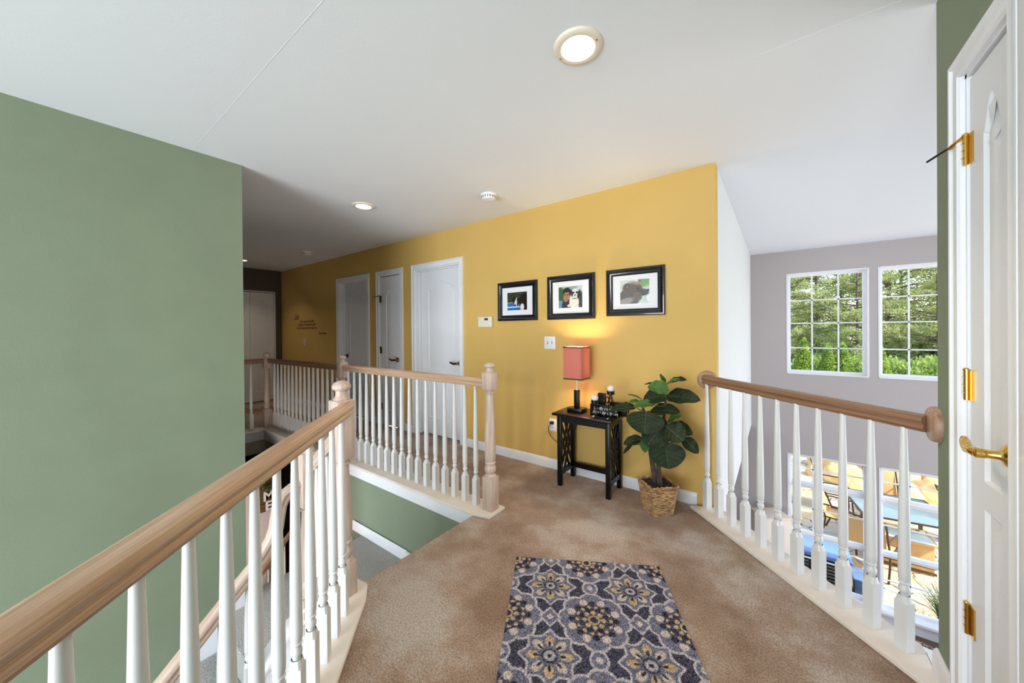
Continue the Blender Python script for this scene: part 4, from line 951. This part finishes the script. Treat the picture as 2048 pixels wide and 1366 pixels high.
# ------------------------------------------------------------------ rug
def rugcol(Xn, Yn):
    U = Xn*.765; V = (1-Yn)*1.30
    navy = np.array([66., 65., 84.]); slate = np.array([112., 114., 136.]); pale = np.array([186., 180., 188.]); gold = np.array([188., 163., 130.]); cream = np.array([202., 187., 180.]); dk = np.array([48., 48., 62.])
    jit = nzf(U, V, 90, 1)[:, 0]*.0035; U = U+jit; V = V+nzf(U, V, 90, 7)[:, 0]*.0035
    c = np.tile(navy, (len(U), 1)); PU, PV = .3825, .385; v0 = .015
    def put(c, k, m): return c*(1-m)+k*m
    # big medallions at (i*PU, v0 + j*PV) and stars between
    bu = np.round(U/PU)*PU; bv = v0+np.round((V-v0)/PV)*PV; dx = U-bu; dy = V-bv; r = np.hypot(dx, dy); th = np.arctan2(dy, dx)
    su = (np.floor(U/PU)+.5)*PU; sv = v0+(np.floor((V-v0)/PV)+.5)*PV; ex = U-su; ey = V-sv; rs = np.hypot(ex, ey); ts = np.arctan2(ey, ex)
    # big outline: 8 lobes, slightly pointed on the axes
    lob = .140+.012*np.cos(4*th)+.010*np.abs(np.cos(4*th+PI/2))-.004
    lob = .134+.022*np.abs(np.cos(4*th))**.8
    e = .0035
    def band(d, w): return np.clip((w-np.abs(d))/e+.5, 0, 1)[:, None]
    def fill(d): return np.clip(-d/e+.5, 0, 1)[:, None]
    c = put(c, slate, fill(r-lob)); c = put(c, navy*1.12, fill(r-.088)); 
    for R_, n_, ph, sz, k in ((.104, 8, PI/8, .018, cream), (.072, 14, 0, .009, gold), (.058, 8, PI/8, .012, dk), (.040, 8, 0, .011, gold), (.094, 8, 0, .014, dk)):
        for q in range(n_):
            a_ = ph+2*PI*q/n_; c = put(c, k, fill(np.hypot(dx-R_*math.cos(a_), dy-R_*math.sin(a_))-sz))
    c = put(c, gold, fill(r-.026)); c = put(c, dk, fill(r-.016)); c = put(c, pale, band(r-lob, .0065))
    # stars
    st = .098+.026*np.abs(np.cos(4*ts))**2.2*1.0-.004
    st = .094+.032*(1-np.abs(np.sin(4*ts)))**1.0*.9
    c = put(c, slate*.96, fill(rs-st))
    for q in range(8):
        a_ = 2*PI*q/8; ux, uy = math.cos(a_), math.sin(a_); al = ex*ux+ey*uy; pe = -ex*uy+ey*ux
        c = put(c, gold if q % 2 == 0 else cream*.96, fill(np.sqrt(((al-.066)/.026)**2+(pe/.018)**2)*.02-.02)); c = put(c, dk, fill(np.sqrt(((al-.052)/.013)**2+(pe/.006)**2)*.01-.01))
    c = put(c, dk, band(rs-.029, .003)); c = put(c, pale*.92, fill(rs-.022)); c = put(c, dk, fill(rs-.009)); c = put(c, pale, band(rs-st, .0058))
    # small ovals between bigs vertically, diamonds horizontally
    cv = v0+(np.floor((V-v0)/PV)+.5)*PV; od = np.hypot((U-bu)/.85, V-cv)
    c = put(c, slate, fill(od-.040)); c = put(c, pale, fill(od-.016)); c = put(c, pale, band(od-.040, .0055))
    dd = np.abs(U-su)/.85+np.abs(V-bv); c = put(c, slate, fill(dd-.052)); c = put(c, cream, fill(dd-.018)); c = put(c, pale, band(dd-.052, .0065))
    sp = rng.normal(0, 1, (len(U), 1))*34
    return np.clip(c+sp, 8, 255)
ang = math.atan2(.381, .664); e1 = Vector((math.cos(ang), math.sin(ang), 0)); e2 = Vector((math.sin(ang), -math.cos(ang), 0))
o_ = Vector((-1.18, 1.612, 0))
# grid coords: x along e1 0..w ; z (height) maps to distance from far end
w_, l_ = .765, 1.30
TR = Matrix(((e1.x, 0, -e2.x, o_.x+e2.x*l_), (e1.y, 0, -e2.y, o_.y+e2.y*l_), (0, 1, 0, .011), (0, 0, 0, 1)))
root = thing('rug', 'navy patterned runner rug with floral medallions on the brown carpet', 'rug', (-.6, 1.1, 0))
paint_grid('pile', w_, l_, 300, 500, rugcol, RUGM, TR, root)
mb = MB(); cc = [o_, o_+e1*w_, o_+e1*w_+e2*l_, o_+e2*l_]
mb.prism([(p.x, p.y) for p in cc][::-1], .0005, .0105); mb.build('backing', mat('rug_edge', lin(56, 54, 66), 1), root)

# ------------------------------------------------------------------ great room furniture below
root = thing('cabinet', 'cream painted cabinet standing diagonally in the great room corner', 'cabinet', (-.10, 6.5, ZL))
TC = Matrix.Translation((-.10, 6.49, 0)) @ Matrix.Rotation(math.radians(36.6), 4, 'Z')
mb = MB(); mb.box(-.19, .19, -.155, .155, ZL, -1.475, .004, mt=TC); mb.build('body', CREAM, root)
mb = MB(); mb.box(-.20, .20, -.165, .165, -1.475, -1.45, .004, mt=TC); mb.build('top', CREAM, root)
mb = MB(); mb.box(-.17, -.005, -.160, -.154, -2.65, -1.55, .003, mt=TC); mb.box(.005, .17, -.160, -.154, -2.65, -1.55, .003, mt=TC); mb.build('door', CREAM, root)
root = thing('sofa', 'white upholstered sofa back with a brown fringe below the overlook railing', 'sofa', (1.6, 5.3, ZL))
TS = Matrix.Translation((1.55, 5.12, 0)) @ Matrix.Rotation(math.radians(-16), 4, 'Z')
mb = MB(); mb.box(-.52, 1.2, -.12, .42, ZL+.1, -2.10, .07, seg=5, mt=TS); mb.build('back', CLOTHW, root, 60)
mb = MB(); mb.box(-.45, 1.2, -.85, -.10, ZL+.1, -2.32, .06, seg=4, mt=TS); mb.build('seat', CLOTHW, root, 60)
mb = MB(); mb.box(-.56, -.36, -.85, .38, ZL+.1, -2.14, .06, seg=4, mt=TS); mb.build('arm', CLOTHW, root, 60)
mb = MB()
for sx in (-.45, 1.1):
    for sy in (-.75, .3): mb.box(sx-.03, sx+.03, sy-.03, sy+.03, ZL, ZL+.12, mt=TS)
mb.build('feet', BLACKW, root)
mb = MB(); FR = mat('brown_braided_fringe', lin(92, 66, 58), .9, col2=lin(190, 170, 160), scale=60)
for k in range(3):
    mb.tube([TS @ Vector((-.50+1.7*j/90, .44+.012*math.sin(j*1.3+k*2.1), -2.13+.012*math.cos(j*1.3+k*2.1)+.0)) for j in range(91)], .011, 6)
mb.build('fringe', FR, root, 60)

# ------------------------------------------------------------------ outside
ZP = -2.95
PAVE = bpy.data.materials.new('flagstone_paving'); PAVE.use_nodes = True; nt = PAVE.node_tree; N = nt.nodes; L = nt.links; b = N['Principled BSDF']
tc = N.new('ShaderNodeTexCoord'); vo = N.new('ShaderNodeTexVoronoi'); vo.feature = 'DISTANCE_TO_EDGE'; vo.inputs['Scale'].default_value = 1.9
nd = N.new('ShaderNodeTexNoise'); nd.inputs['Scale'].default_value = 2.5; ad = N.new('ShaderNodeMixRGB'); ad.blend_type = 'ADD'; ad.inputs[0].default_value = .25
L.new(tc.outputs['Object'], nd.inputs[0]); L.new(tc.outputs['Object'], ad.inputs[1]); L.new(nd.outputs['Color'], ad.inputs[2]); L.new(ad.outputs[0], vo.inputs[0])
cr = N.new('ShaderNodeValToRGB'); cr.color_ramp.elements[0].position = .008; cr.color_ramp.elements[0].color = lin(120, 104, 84); cr.color_ramp.elements[1].position = .022; cr.color_ramp.elements[1].color = lin(226, 214, 190)
n3 = N.new('ShaderNodeTexNoise'); n3.inputs['Scale'].default_value = 1.3; n3.inputs['Detail'].default_value = 6; L.new(tc.outputs['Object'], n3.inputs[0])
c3 = N.new('ShaderNodeValToRGB'); c3.color_ramp.elements[0].position = .35; c3.color_ramp.elements[0].color = lin(232, 208, 168); c3.color_ramp.elements[1].position = .62; c3.color_ramp.elements[1].color = (1, 1, 1, 1)
mx = N.new('ShaderNodeMixRGB'); mx.blend_type = 'MULTIPLY'; mx.inputs[0].default_value = 1
L.new(vo.outputs['Distance'], cr.inputs[0]); L.new(n3.outputs[0], c3.inputs[0]); L.new(cr.outputs[0], mx.inputs[1]); L.new(c3.outputs[0], mx.inputs[2]); L.new(mx.outputs[0], b.inputs['Base Color']); b.inputs['Roughness'].default_value = .8
mb = MB(); mb.box(-14, 16, YB+.14, 16, ZP-.2, ZP); struct('floor_patio', mb, PAVE, 'sunlit flagstone patio outside the great room')
LAWN = mat('lawn_grass', lin(96, 128, 58), .9, col2=lin(128, 150, 78), scale=8)
mb = MB(); mb.box(-60, 80, 15.5, 110, ZP-.25, ZP-.03); tag(mb.build('lawn', LAWN), 'green lawn beyond the patio', 'lawn', kind='structure')
ROCK = mat('golden_boulder_stone', lin(206, 168, 104), .85, col2=lin(232, 204, 150), scale=5, bump=.8, bscale=14)
def boulder_mesh(seed, sx, sy, sz):
    bm = bmesh.new(); bmesh.ops.create_icosphere(bm, subdivisions=4, radius=1)
    for v in bm.verts:
        p = v.co.copy(); q = 1+.22*mnoise.noise(p*1.1+Vector((seed*7, 0, 0)))+.08*mnoise.noise(p*3.5+Vector((seed, 3, 0)))
        v.co = Vector((p.x*sx*q, p.y*sy*q, max(-.25, p.z)*sz*q))
    me = bpy.data.meshes.new('boulder'); bm.to_mesh(me); bm.free(); me.materials.append(ROCK); me.polygons.foreach_set('use_smooth', [True]*len(me.polygons)); return me
bl = [(.78, 13.35, .16, .20, .30), (1.45, 13.3, .48, .5, .55), (1.62, 12.35, .42, .35, .34), (2.30, 12.75, .52, .45, .50), (3.0, 12.9, .50, .5, .62), (3.9, 13.1, .6, .5, .6), (-.6, 14.2, .5, .5, .5), (4.9, 13.4, .6, .5, .6), (2.3, 13.9, .8, .6, .9), (3.6, 14.2, .9, .6, 1.0), (1.2, 14.3, .5, .5, .8)]
bn = ['small boulder left of the golden boulder row', 'broad golden boulder seen through the left lower window', 'low golden boulder in front of the broad one', 'golden boulder straddling the two lower windows', 'large golden boulder through the right lower window', 'golden boulder behind the right window edge', 'golden boulder far left beyond the patio', 'golden boulder farthest right beyond the patio', 'high golden boulder behind the row, centre', 'high golden boulder behind the row, right', 'high golden boulder behind the row, left']
for i, ((x, y, a_, b_, c_), lb) in enumerate(zip(bl, bn)):
    o = link('boulder', boulder_mesh(i+1, a_, b_, c_), ROCK); o.location = (x, y, ZP+.02); o.rotation_euler.z = i*.7; tag(o, lb, 'boulder', 'golden boulders edging the patio')
# patio furniture
FRM = mat('bronze_patio_metal', lin(84, 66, 50), .4, .5); SLING = mat('tan_sling_fabric', lin(206, 168, 116), .8)
def patio_chair():
    root = thing('patio_chair', 'tan', 'patio chair', (0, 0, 0), 'tan sling chairs around the glass patio table')
    mb = MB(); mb.box(-.25, .25, -.24, .24, .41, .425, .005); mb.build('seat', SLING, root)
    mb = MB(); mb.box(-.25, .25, -.006, .006, 0, .58, .004, mt=Matrix.Translation((0, .24, .42)) @ Matrix.Rotation(-.28, 4, 'X')); mb.build('backrest', SLING, root)
    for s in (-1, 1):
        mb = MB(); x = s*.275
        mb.tube([(x, -.28, 0), (x, -.26, .25), (x, -.25, .43), (x, -.24, .60), (x, -.15, .66), (x, .20, .66), (x, .30, .64)], .016, 8)
        mb.tube([(x, .30, 0), (x, .22, .22), (x, .20, .42), (x, .30, .70), (x, .42, 1.02)], .016, 8); mb.tube([(x, -.25, .42), (x, .22, .42)], .014, 8); mb.build('side_frame', FRM, root)
    mb = MB(); mb.tube([(-.275, .42, 1.02), (.275, .42, 1.02)], .014, 8); mb.tube([(-.275, -.25, .41), (.275, -.25, .41)], .014, 8); mb.tube([(-.275, .22, .41), (.275, .22, .41)], .014, 8); mb.build('crossbar', FRM, root)
    return root
pc = patio_chair()
spots = [(1.02, 9.75, 1.30, 'tan sling patio chair nearest the left lower window, beside the shade'), (1.05, 11.15, 1.6, 'tan sling patio chair behind the table on the left'), (1.30, 8.75, 2.75, 'tan sling patio chair with its back to the house'), (3.0, 10.7, 1.7, 'tan sling patio chair at the right end of the glass table'), (1.9, 11.3, .1, 'tan sling patio chair on the far side of the glass table')]
for i, (x, y, a_, lb) in enumerate(spots):
    o = pc if i == 0 else copy_tree(pc); o.location = (x, y, ZP); o.rotation_euler.z = a_; o['label'] = lb
TGL = mat('blue_green_table_glass', lin(196, 212, 206), .12, coat=.5, spec=.9)
root = thing('patio_table', 'rectangular glass patio table with dark legs on the flagstones', 'table', (1.75, 9.95, ZP))
TT = Matrix.Translation((1.80, 9.95, 0)) @ Matrix.Rotation(math.radians(8), 4, 'Z')
mb = MB(); mb.box(-.62, .62, -.62, .62, ZP+.73, ZP+.742, .003, mt=TT); mb.build('glass_top', TGL, root)
mb = MB(); mb.box(-.64, .64, -.64, -.61, ZP+.72, ZP+.745, mt=TT); mb.box(-.64, .64, .61, .64, ZP+.72, ZP+.745, mt=TT); mb.box(-.64, -.61, -.61, .61, ZP+.72, ZP+.745, mt=TT); mb.box(.61, .64, -.61, .61, ZP+.72, ZP+.745, mt=TT); mb.build('rim', FRM, root)
for sx in (-.55, .55):
    for sy in (-.55, .55): mb = MB(); mb.box(sx-.025, sx+.025, sy-.025, sy+.025, ZP, ZP+.72, mt=TT); mb.build('leg', FRM, root)
TANST = mat('tan_cast_stone', lin(214, 176, 122), .7, col2=lin(196, 156, 104), scale=5)
root = thing('fire_table', 'tan stone fire table with a reflective top outside the right lower window', 'fire table', (1.85, 9.35, ZP))
TF = Matrix.Translation((1.74, 9.30, 0)) @ Matrix.Rotation(math.radians(2), 4, 'Z')
mb = MB(); mb.box(-.36, .36, -.25, .25, ZP, ZP+.50, .01, mt=TF); mb.build('base', TANST, root)
mb = MB(); mb.box(-.40, .40, -.29, .29, ZP+.50, ZP+.545, .008, mt=TF); mb.build('top_slab', TANST, root)
mb = MB(); mb.box(-.36, .36, -.31, .25, ZP+.545, ZP+.556, .003, mt=TF); mb.build('glass_lid', TGL, root)
mb = MB(); mb.box(-.38, .38, -.262, -.25, ZP+.02, ZP+.06, mt=TF); mb.box(-.38, .38, -.262, -.25, ZP+.12, ZP+.135, mt=TF); mb.build('front_moulding', FRM, root)
# generator close to the wall
GEN = mat('dark_green_cabinet_metal', lin(30, 34, 34), .35, .3); GTOP = mat('pale_blue_sky_tint', lin(112, 142, 186), .25, .2)  # the lid's blue is reflected sky put into its base colour
root = thing('generator', 'black louvred generator cabinet with lid coloured as reflected blue sky below the left window', 'generator', (.45, 7.7, ZP))
mb = MB(); mb.box(-.30, .88, 7.42, 7.95, ZP, -2.36, .02); mb.build('cabinet', GEN, root)
mb = MB(); mb.box(-.32, .90, 7.38, 7.97, -2.36, -2.29, .02, seg=3); mb.build('lid', GTOP, root)
mb = MB()
for k in range(9):
    for xx in (-.2, .12, .44): mb.box(xx, xx+.26, 7.405, 7.42, ZP+.06+k*.052, ZP+.078+k*.052)
mb.build('louvre', mat('grey_louvre', lin(120, 124, 118), .5), root)
root = thing('utility_box', 'low pale blue utility box beside the generator', 'utility box', (1.0, 7.75, ZP))
mb = MB(); mb.box(.93, 1.25, 7.55, 7.92, ZP, -2.62, .01); mb.build('body', GTOP, root); mb = MB(); mb.box(.92, 1.26, 7.54, 7.93, -2.62, -2.60, .004); mb.build('lid', GTOP, root)
# pebble bed, ornamental grass, low greens
PEB = mat('white_pebble', lin(240, 236, 224), .7)
mb = MB(); mb.lathe([(.52, ZP), (.50, ZP+.02)], (2.62, 10.15, 0), 36)
for i in range(420):
    a_ = random.uniform(0, 2*PI); r = .5*math.sqrt(random.random()); q = bmesh.ops.create_icosphere(mb.bm, subdivisions=1, radius=random.uniform(.018, .034)); bmesh.ops.translate(mb.bm, vec=(2.62+r*math.cos(a_), 10.15+r*math.sin(a_), ZP+.03), verts=q['verts'])
tag(mb.build('pebble_bed', PEB, smooth=60), 'round bed of white pebbles on the patio at the right', 'pebble bed', kind='stuff')
GR = mat('spiky_grass_blade', lin(54, 84, 48), .6, col2=lin(120, 128, 80), scale=6, trans=.3)
def grass(x, y, n, h, label, sp=.5):
    mb = MB()
    for i in range(n):
        a_ = random.uniform(0, 2*PI); l_ = h*random.uniform(.6, 1.1); o2 = sp*random.uniform(.3, 1); b0 = Vector((x+random.uniform(-.05, .05), y+random.uniform(-.05, .05), ZP)); d = Vector((math.cos(a_), math.sin(a_), 0)); pd = Vector((-d.y, d.x, 0)); pv = None
        for k in range(6):
            t = k/5; p = b0+d*(o2*t*t)+Vector((0, 0, l_*(t-.35*t*t))); w2 = .008*(1-t)+.0008; cur = (mb.bm.verts.new(p-pd*w2), mb.bm.verts.new(p+pd*w2))
            if pv: mb.bm.faces.new((pv[0], pv[1], cur[1], cur[0]))
            pv = cur
    return tag(mb.build('ornamental_grass', GR, smooth=0), label, 'grass plant')
grass(1.86, 7.62, 200, .75, 'spiky ornamental grass clump outside the right lower window', .62)
mb = MB()
for i in range(1500):
    x = random.uniform(-.2, 2.4); y = random.uniform(7.05, 7.22); h = random.uniform(.03, .11); mb.face([(x-.006, y, ZP), (x+.006, y, ZP), (x+random.uniform(-.03, .03), y+random.uniform(-.03, .03), ZP+h)])
tag(mb.build('ground_cover', GR, smooth=0), 'strip of low grass growing along the house wall', 'grass', kind='stuff')

# ---- foliage
def leafcloud(centers, radii, per, size, seed, flat=.8):
    r_ = np.random.default_rng(seed); n = len(centers)*per
    c = np.repeat(np.array(centers), per, 0); rad = np.repeat(np.array(radii), per, 0)
    d = r_.normal(size=(n, 3)); d /= np.linalg.norm(d, axis=1)[:, None]; p = c+d*rad*(r_.random((n, 1))**.45)
    a = r_.normal(size=(n, 3)); a /= np.linalg.norm(a, axis=1)[:, None]; b_ = np.cross(a, r_.normal(size=(n, 3))); b_ /= np.linalg.norm(b_, axis=1)[:, None]
    s = size*(.6+.8*r_.random((n, 1))); v = np.stack([p-a*s, p+b_*s*flat, p+a*s, p-b_*s*flat], 1).reshape(-1, 3)
    f = np.arange(n*4).reshape(-1, 4)
    me = bpy.data.meshes.new('foliage'); me.from_pydata(v.tolist(), [], f.tolist()); return me
PINE = mat('pine_needles', lin(132, 150, 84), .8, col2=lin(212, 214, 150), scale=1.4, trans=.4, contrast=.7)
OAKL = mat('bright_shrub_leaves', lin(116, 146, 62), .7, col2=lin(186, 204, 116), scale=2.2, trans=.4, contrast=.7)
ARBV = mat('arborvitae_leaves', lin(118, 152, 52), .8, col2=lin(180, 200, 92), scale=4, trans=.35, contrast=.7)
PBARK = mat('pine_bark', lin(96, 78, 70), .9, col2=lin(130, 110, 98), scale=5)
def pine(seed, h):
    r_ = random.Random(seed); mbt = MB(); lean = r_.uniform(-.06, .06)
    top = Vector((lean*h, r_.uniform(-.3, .3), h)); mbt.tube([(0, 0, 0), (lean*h*.4, .05, h*.45), tuple(top)], [.15, .11, .03], 8)
    cen = []; rad = []
    for k in range(46):
        t = .12+.86*k/46; b0 = Vector((lean*h*t, 0, h*t)); a_ = r_.uniform(0, 2*PI); ln = (1.0+2.2*math.sin(PI*min(1, t*.95)))*r_.uniform(.75, 1.1)
        p1 = b0+Vector((math.cos(a_)*ln*.5, math.sin(a_)*ln*.5, .25)); p2 = b0+Vector((math.cos(a_+.2)*ln, math.sin(a_+.2)*ln, r_.uniform(-.2, .6)))
        mbt.tube([b0, p1, p2], [.06, .04, .012], 5, caps=False)
        for q in range(8):
            f = r_.uniform(.35, 1.1); p = b0.lerp(p2, f)+Vector((r_.uniform(-.45, .45), r_.uniform(-.45, .45), r_.uniform(-.15, .4))); cen.append(tuple(p)); rad.append((.50, .50, .26))
            mbt.tube([b0.lerp(p2, f*.8), p], [.014, .006], 3, caps=False)
    return mbt, leafcloud(cen, rad, 62, .070, seed, .45)
protos = []
tree_spots = [(-1.6, 30, 11.5), (2.2, 33.5, 12), (5.2, 31, 11), (8.6, 33, 12.5), (.6, 38, 13.5), (4.0, 40, 14), (7.8, 41, 13), (11.8, 38, 13), (-4.8, 36, 12), (3.4, 26.5, 7.4), (6.6, 27.5, 7.0), (.3, 27, 7.6), (10, 29, 8), (-3, 44, 14), (14.5, 43, 14), (-8.5, 33, 12), (-13.5, 38, 13), (19, 40, 14)]
tlab = ['pine tree behind the leftmost arborvitae', 'tall pine with a bare trunk in the left upper window', 'tall pine seen between the two upper windows', 'tall pine at the right edge of the right upper window', 'distant pine at the upper left of the left window', 'distant pine in the centre of the treeline', 'distant pine behind the right upper window', 'far right pine of the distant row', 'pine left of the left upper window', 'shorter pine low in the left upper window', 'shorter pine low in the right upper window', 'shorter pine behind the left arborvitae', 'shorter pine on the right beyond the window', 'farthest left pine of the treeline', 'farthest right pine of the distant row', 'pine far left beyond the white wall', 'leftmost pine of all beyond the garden', 'rightmost pine of all beyond the garden']
for i, (x, y, h) in enumerate(tree_spots):
    if i < 3:
        mbt, fol = pine(11+i*5, 12.0)
        root = thing('pine_tree', 'x', 'tree', (0, 0, 0), 'pine trees beyond the garden')
        mbt.build('trunk', PBARK, root); link('foliage', fol, PINE, root); protos.append(root); o = root
    else: o = copy_tree(protos[i % 3])
    o.location = (x, y, ZP-.05); o.rotation_euler.z = i*1.9; s_ = h/12; o.scale = (s_, s_, s_); o['label'] = tlab[i]
def shrub_mesh(seed, rx, ry, rz, n, size):
    r_ = random.Random(seed); cen = []; rad = []
    for k in range(n):
        d = Vector((r_.gauss(0, 1), r_.gauss(0, 1), abs(r_.gauss(0, 1)))).normalized(); cen.append((d.x*rx*.75, d.y*ry*.75, .2*rz+d.z*rz*.7)); rad.append((rx*.30, ry*.30, rz*.26))
    return leafcloud(cen, rad, 170, size, seed, .7)
sh_pr = [shrub_mesh(3, 1.6, 1.2, 1.6, 60, .048), shrub_mesh(8, 1.4, 1.2, 1.5, 60, .048)]
shr = [(3.9, 21.0, .98, 'bright green round shrub in the right upper window, left one'), (5.1, 21.4, 1.08, 'bright green round shrub in the right upper window, right one'), (2.75, 22.5, .95, 'bright green shrub between the arborvitae in the left window'), (6.8, 21.5, 1.1, 'bright green shrub just past the right window edge'), (-1.0, 22, 1.2, 'bright green shrub left of the arborvitae row'), (1.3, 23.5, 1.0, 'bright green shrub behind the arborvitae pair'), (-4, 22.5, 1.3, 'bright green shrub far left in the garden'), (9.2, 22, 1.3, 'bright green shrub far right in the garden')]
for i, (x, y, s_, lb) in enumerate(shr):
    root = thing('garden_shrub', lb, 'shrub', (x, y, ZP), 'round shrubs behind the patio')
    f = link('foliage', sh_pr[i % 2], OAKL, root); mb = MB()
    for k in range(5): a_ = k*1.25; mb.tube([(x, y, ZP), (x+.4*math.cos(a_), y+.4*math.sin(a_), ZP+.9)], [.04, .015], 5)
    mb.build('stem', PBARK, root); root.scale = (s_*1.05, s_*1.05, s_*1.75); root.rotation_euler.z = i*1.3
us_m = [shrub_mesh(21, 2.3, 1.6, 3.6, 80, .065), shrub_mesh(27, 2.2, 1.7, 3.3, 80, .065)]
OAKD = mat('woodland_leaves', lin(96, 122, 62), .7, col2=lin(168, 186, 108), scale=1.8, trans=.4, contrast=.7)
def arb_mesh(seed):
    r_ = random.Random(seed); cen = []; rad = []
    for k in range(230):
        t = (k/230)**1.15; a_ = k*2.4; r = .98*(1-t)**.95; cen.append((math.cos(a_)*r*.75, math.sin(a_)*r*.75, .15+3.15*t)); rad.append((.10+.16*(1-t),)*2+(.20,))
    return leafcloud(cen, rad, 90, .034, seed, .6)
ar = arb_mesh(4)
for i, (x, y, s_, lb) in enumerate([(.86, 19.0, 1.10, 'tallest conical arborvitae at the left of the left upper window'), (1.60, 19.0, 1.03, 'conical arborvitae left of the centre grid bar'), (2.06, 19.1, 1.05, 'conical arborvitae right of the centre grid bar'), (3.06, 19.0, 1.03, 'conical arborvitae at the left edge of the right upper window'), (-.5, 19.1, 1.05, 'conical arborvitae left of the window view'), (-1.5, 19, 1.0, 'leftmost conical arborvitae of the row'), (5.9, 18.6, 1.0, 'conical arborvitae right of the window view')]):
    root = thing('arborvitae', lb, 'tree', (x, y, ZP), 'conical arborvitae row'); link('foliage', ar, ARBV, root)
    mb = MB(); mb.tube([(x, y, ZP), (x, y, ZP+2.6)], [.05, .01], 6); mb.build('trunk', PBARK, root); root.scale = (1, 1, s_); root.rotation_euler.z = i
# umbrella added out of view, right of the windows, to shade paving by the chair
root = thing('shade_umbrella', 'unseen scalloped tan umbrella added to shade the patio paving', 'umbrella', (3.5, 9.75, ZP))
mb = MB(); mb.tube([(3.5, 9.75, ZP), (3.5, 9.75, ZP+2.75)], .022, 10); mb.build('pole', FRM, root)
mb = MB(); mb.lathe([(.26, ZP), (.26, ZP+.05), (.05, ZP+.09), (.04, ZP+.3)], (3.5, 9.75, 0), 24); mb.build('base', FRM, root)
mb = MB(); n_ = 48; ap = mb.bm.verts.new((3.5, 9.75, ZP+2.72)); rg = [mb.bm.verts.new((3.5+(1.0-.10*abs(math.sin(k*PI/6)))*math.cos(2*PI*k/n_), 9.75+(1.0-.10*abs(math.sin(k*PI/6)))*math.sin(2*PI*k/n_), ZP+2.30)) for k in range(n_)]
for k in range(n_): mb.bm.faces.new((ap, rg[k], rg[(k+1) % n_]))
mb.build('canopy', SLING, root, 0)
# dense understorey closing the view behind the shrubs
us = [(-2.5, 26), (.2, 29), (2.6, 29.5), (5.0, 29), (7.6, 29.5), (10.4, 28.5), (13.5, 29), (-5.6, 28)]
for i, (x, y) in enumerate(us):
    root = thing('woodland_tree', ['leafy understorey tree behind the leftmost shrubs', 'leafy understorey tree left of the left upper window', 'leafy understorey tree behind the arborvitae pair', 'leafy understorey tree between the two upper windows', 'leafy understorey tree behind the right upper window', 'leafy understorey tree right of the right window', 'rightmost leafy understorey tree', 'leftmost leafy understorey tree'][i], 'tree', (x, y, ZP), 'leafy trees under the pines')
    link('foliage', us_m[i % 2], PINE if i % 3 else OAKD, root); mb = MB(); mb.tube([(x, y, ZP), (x+.1, y, ZP+2.4)], [.10, .03], 6); mb.build('trunk', PBARK, root); root.rotation_euler.z = i*2.2
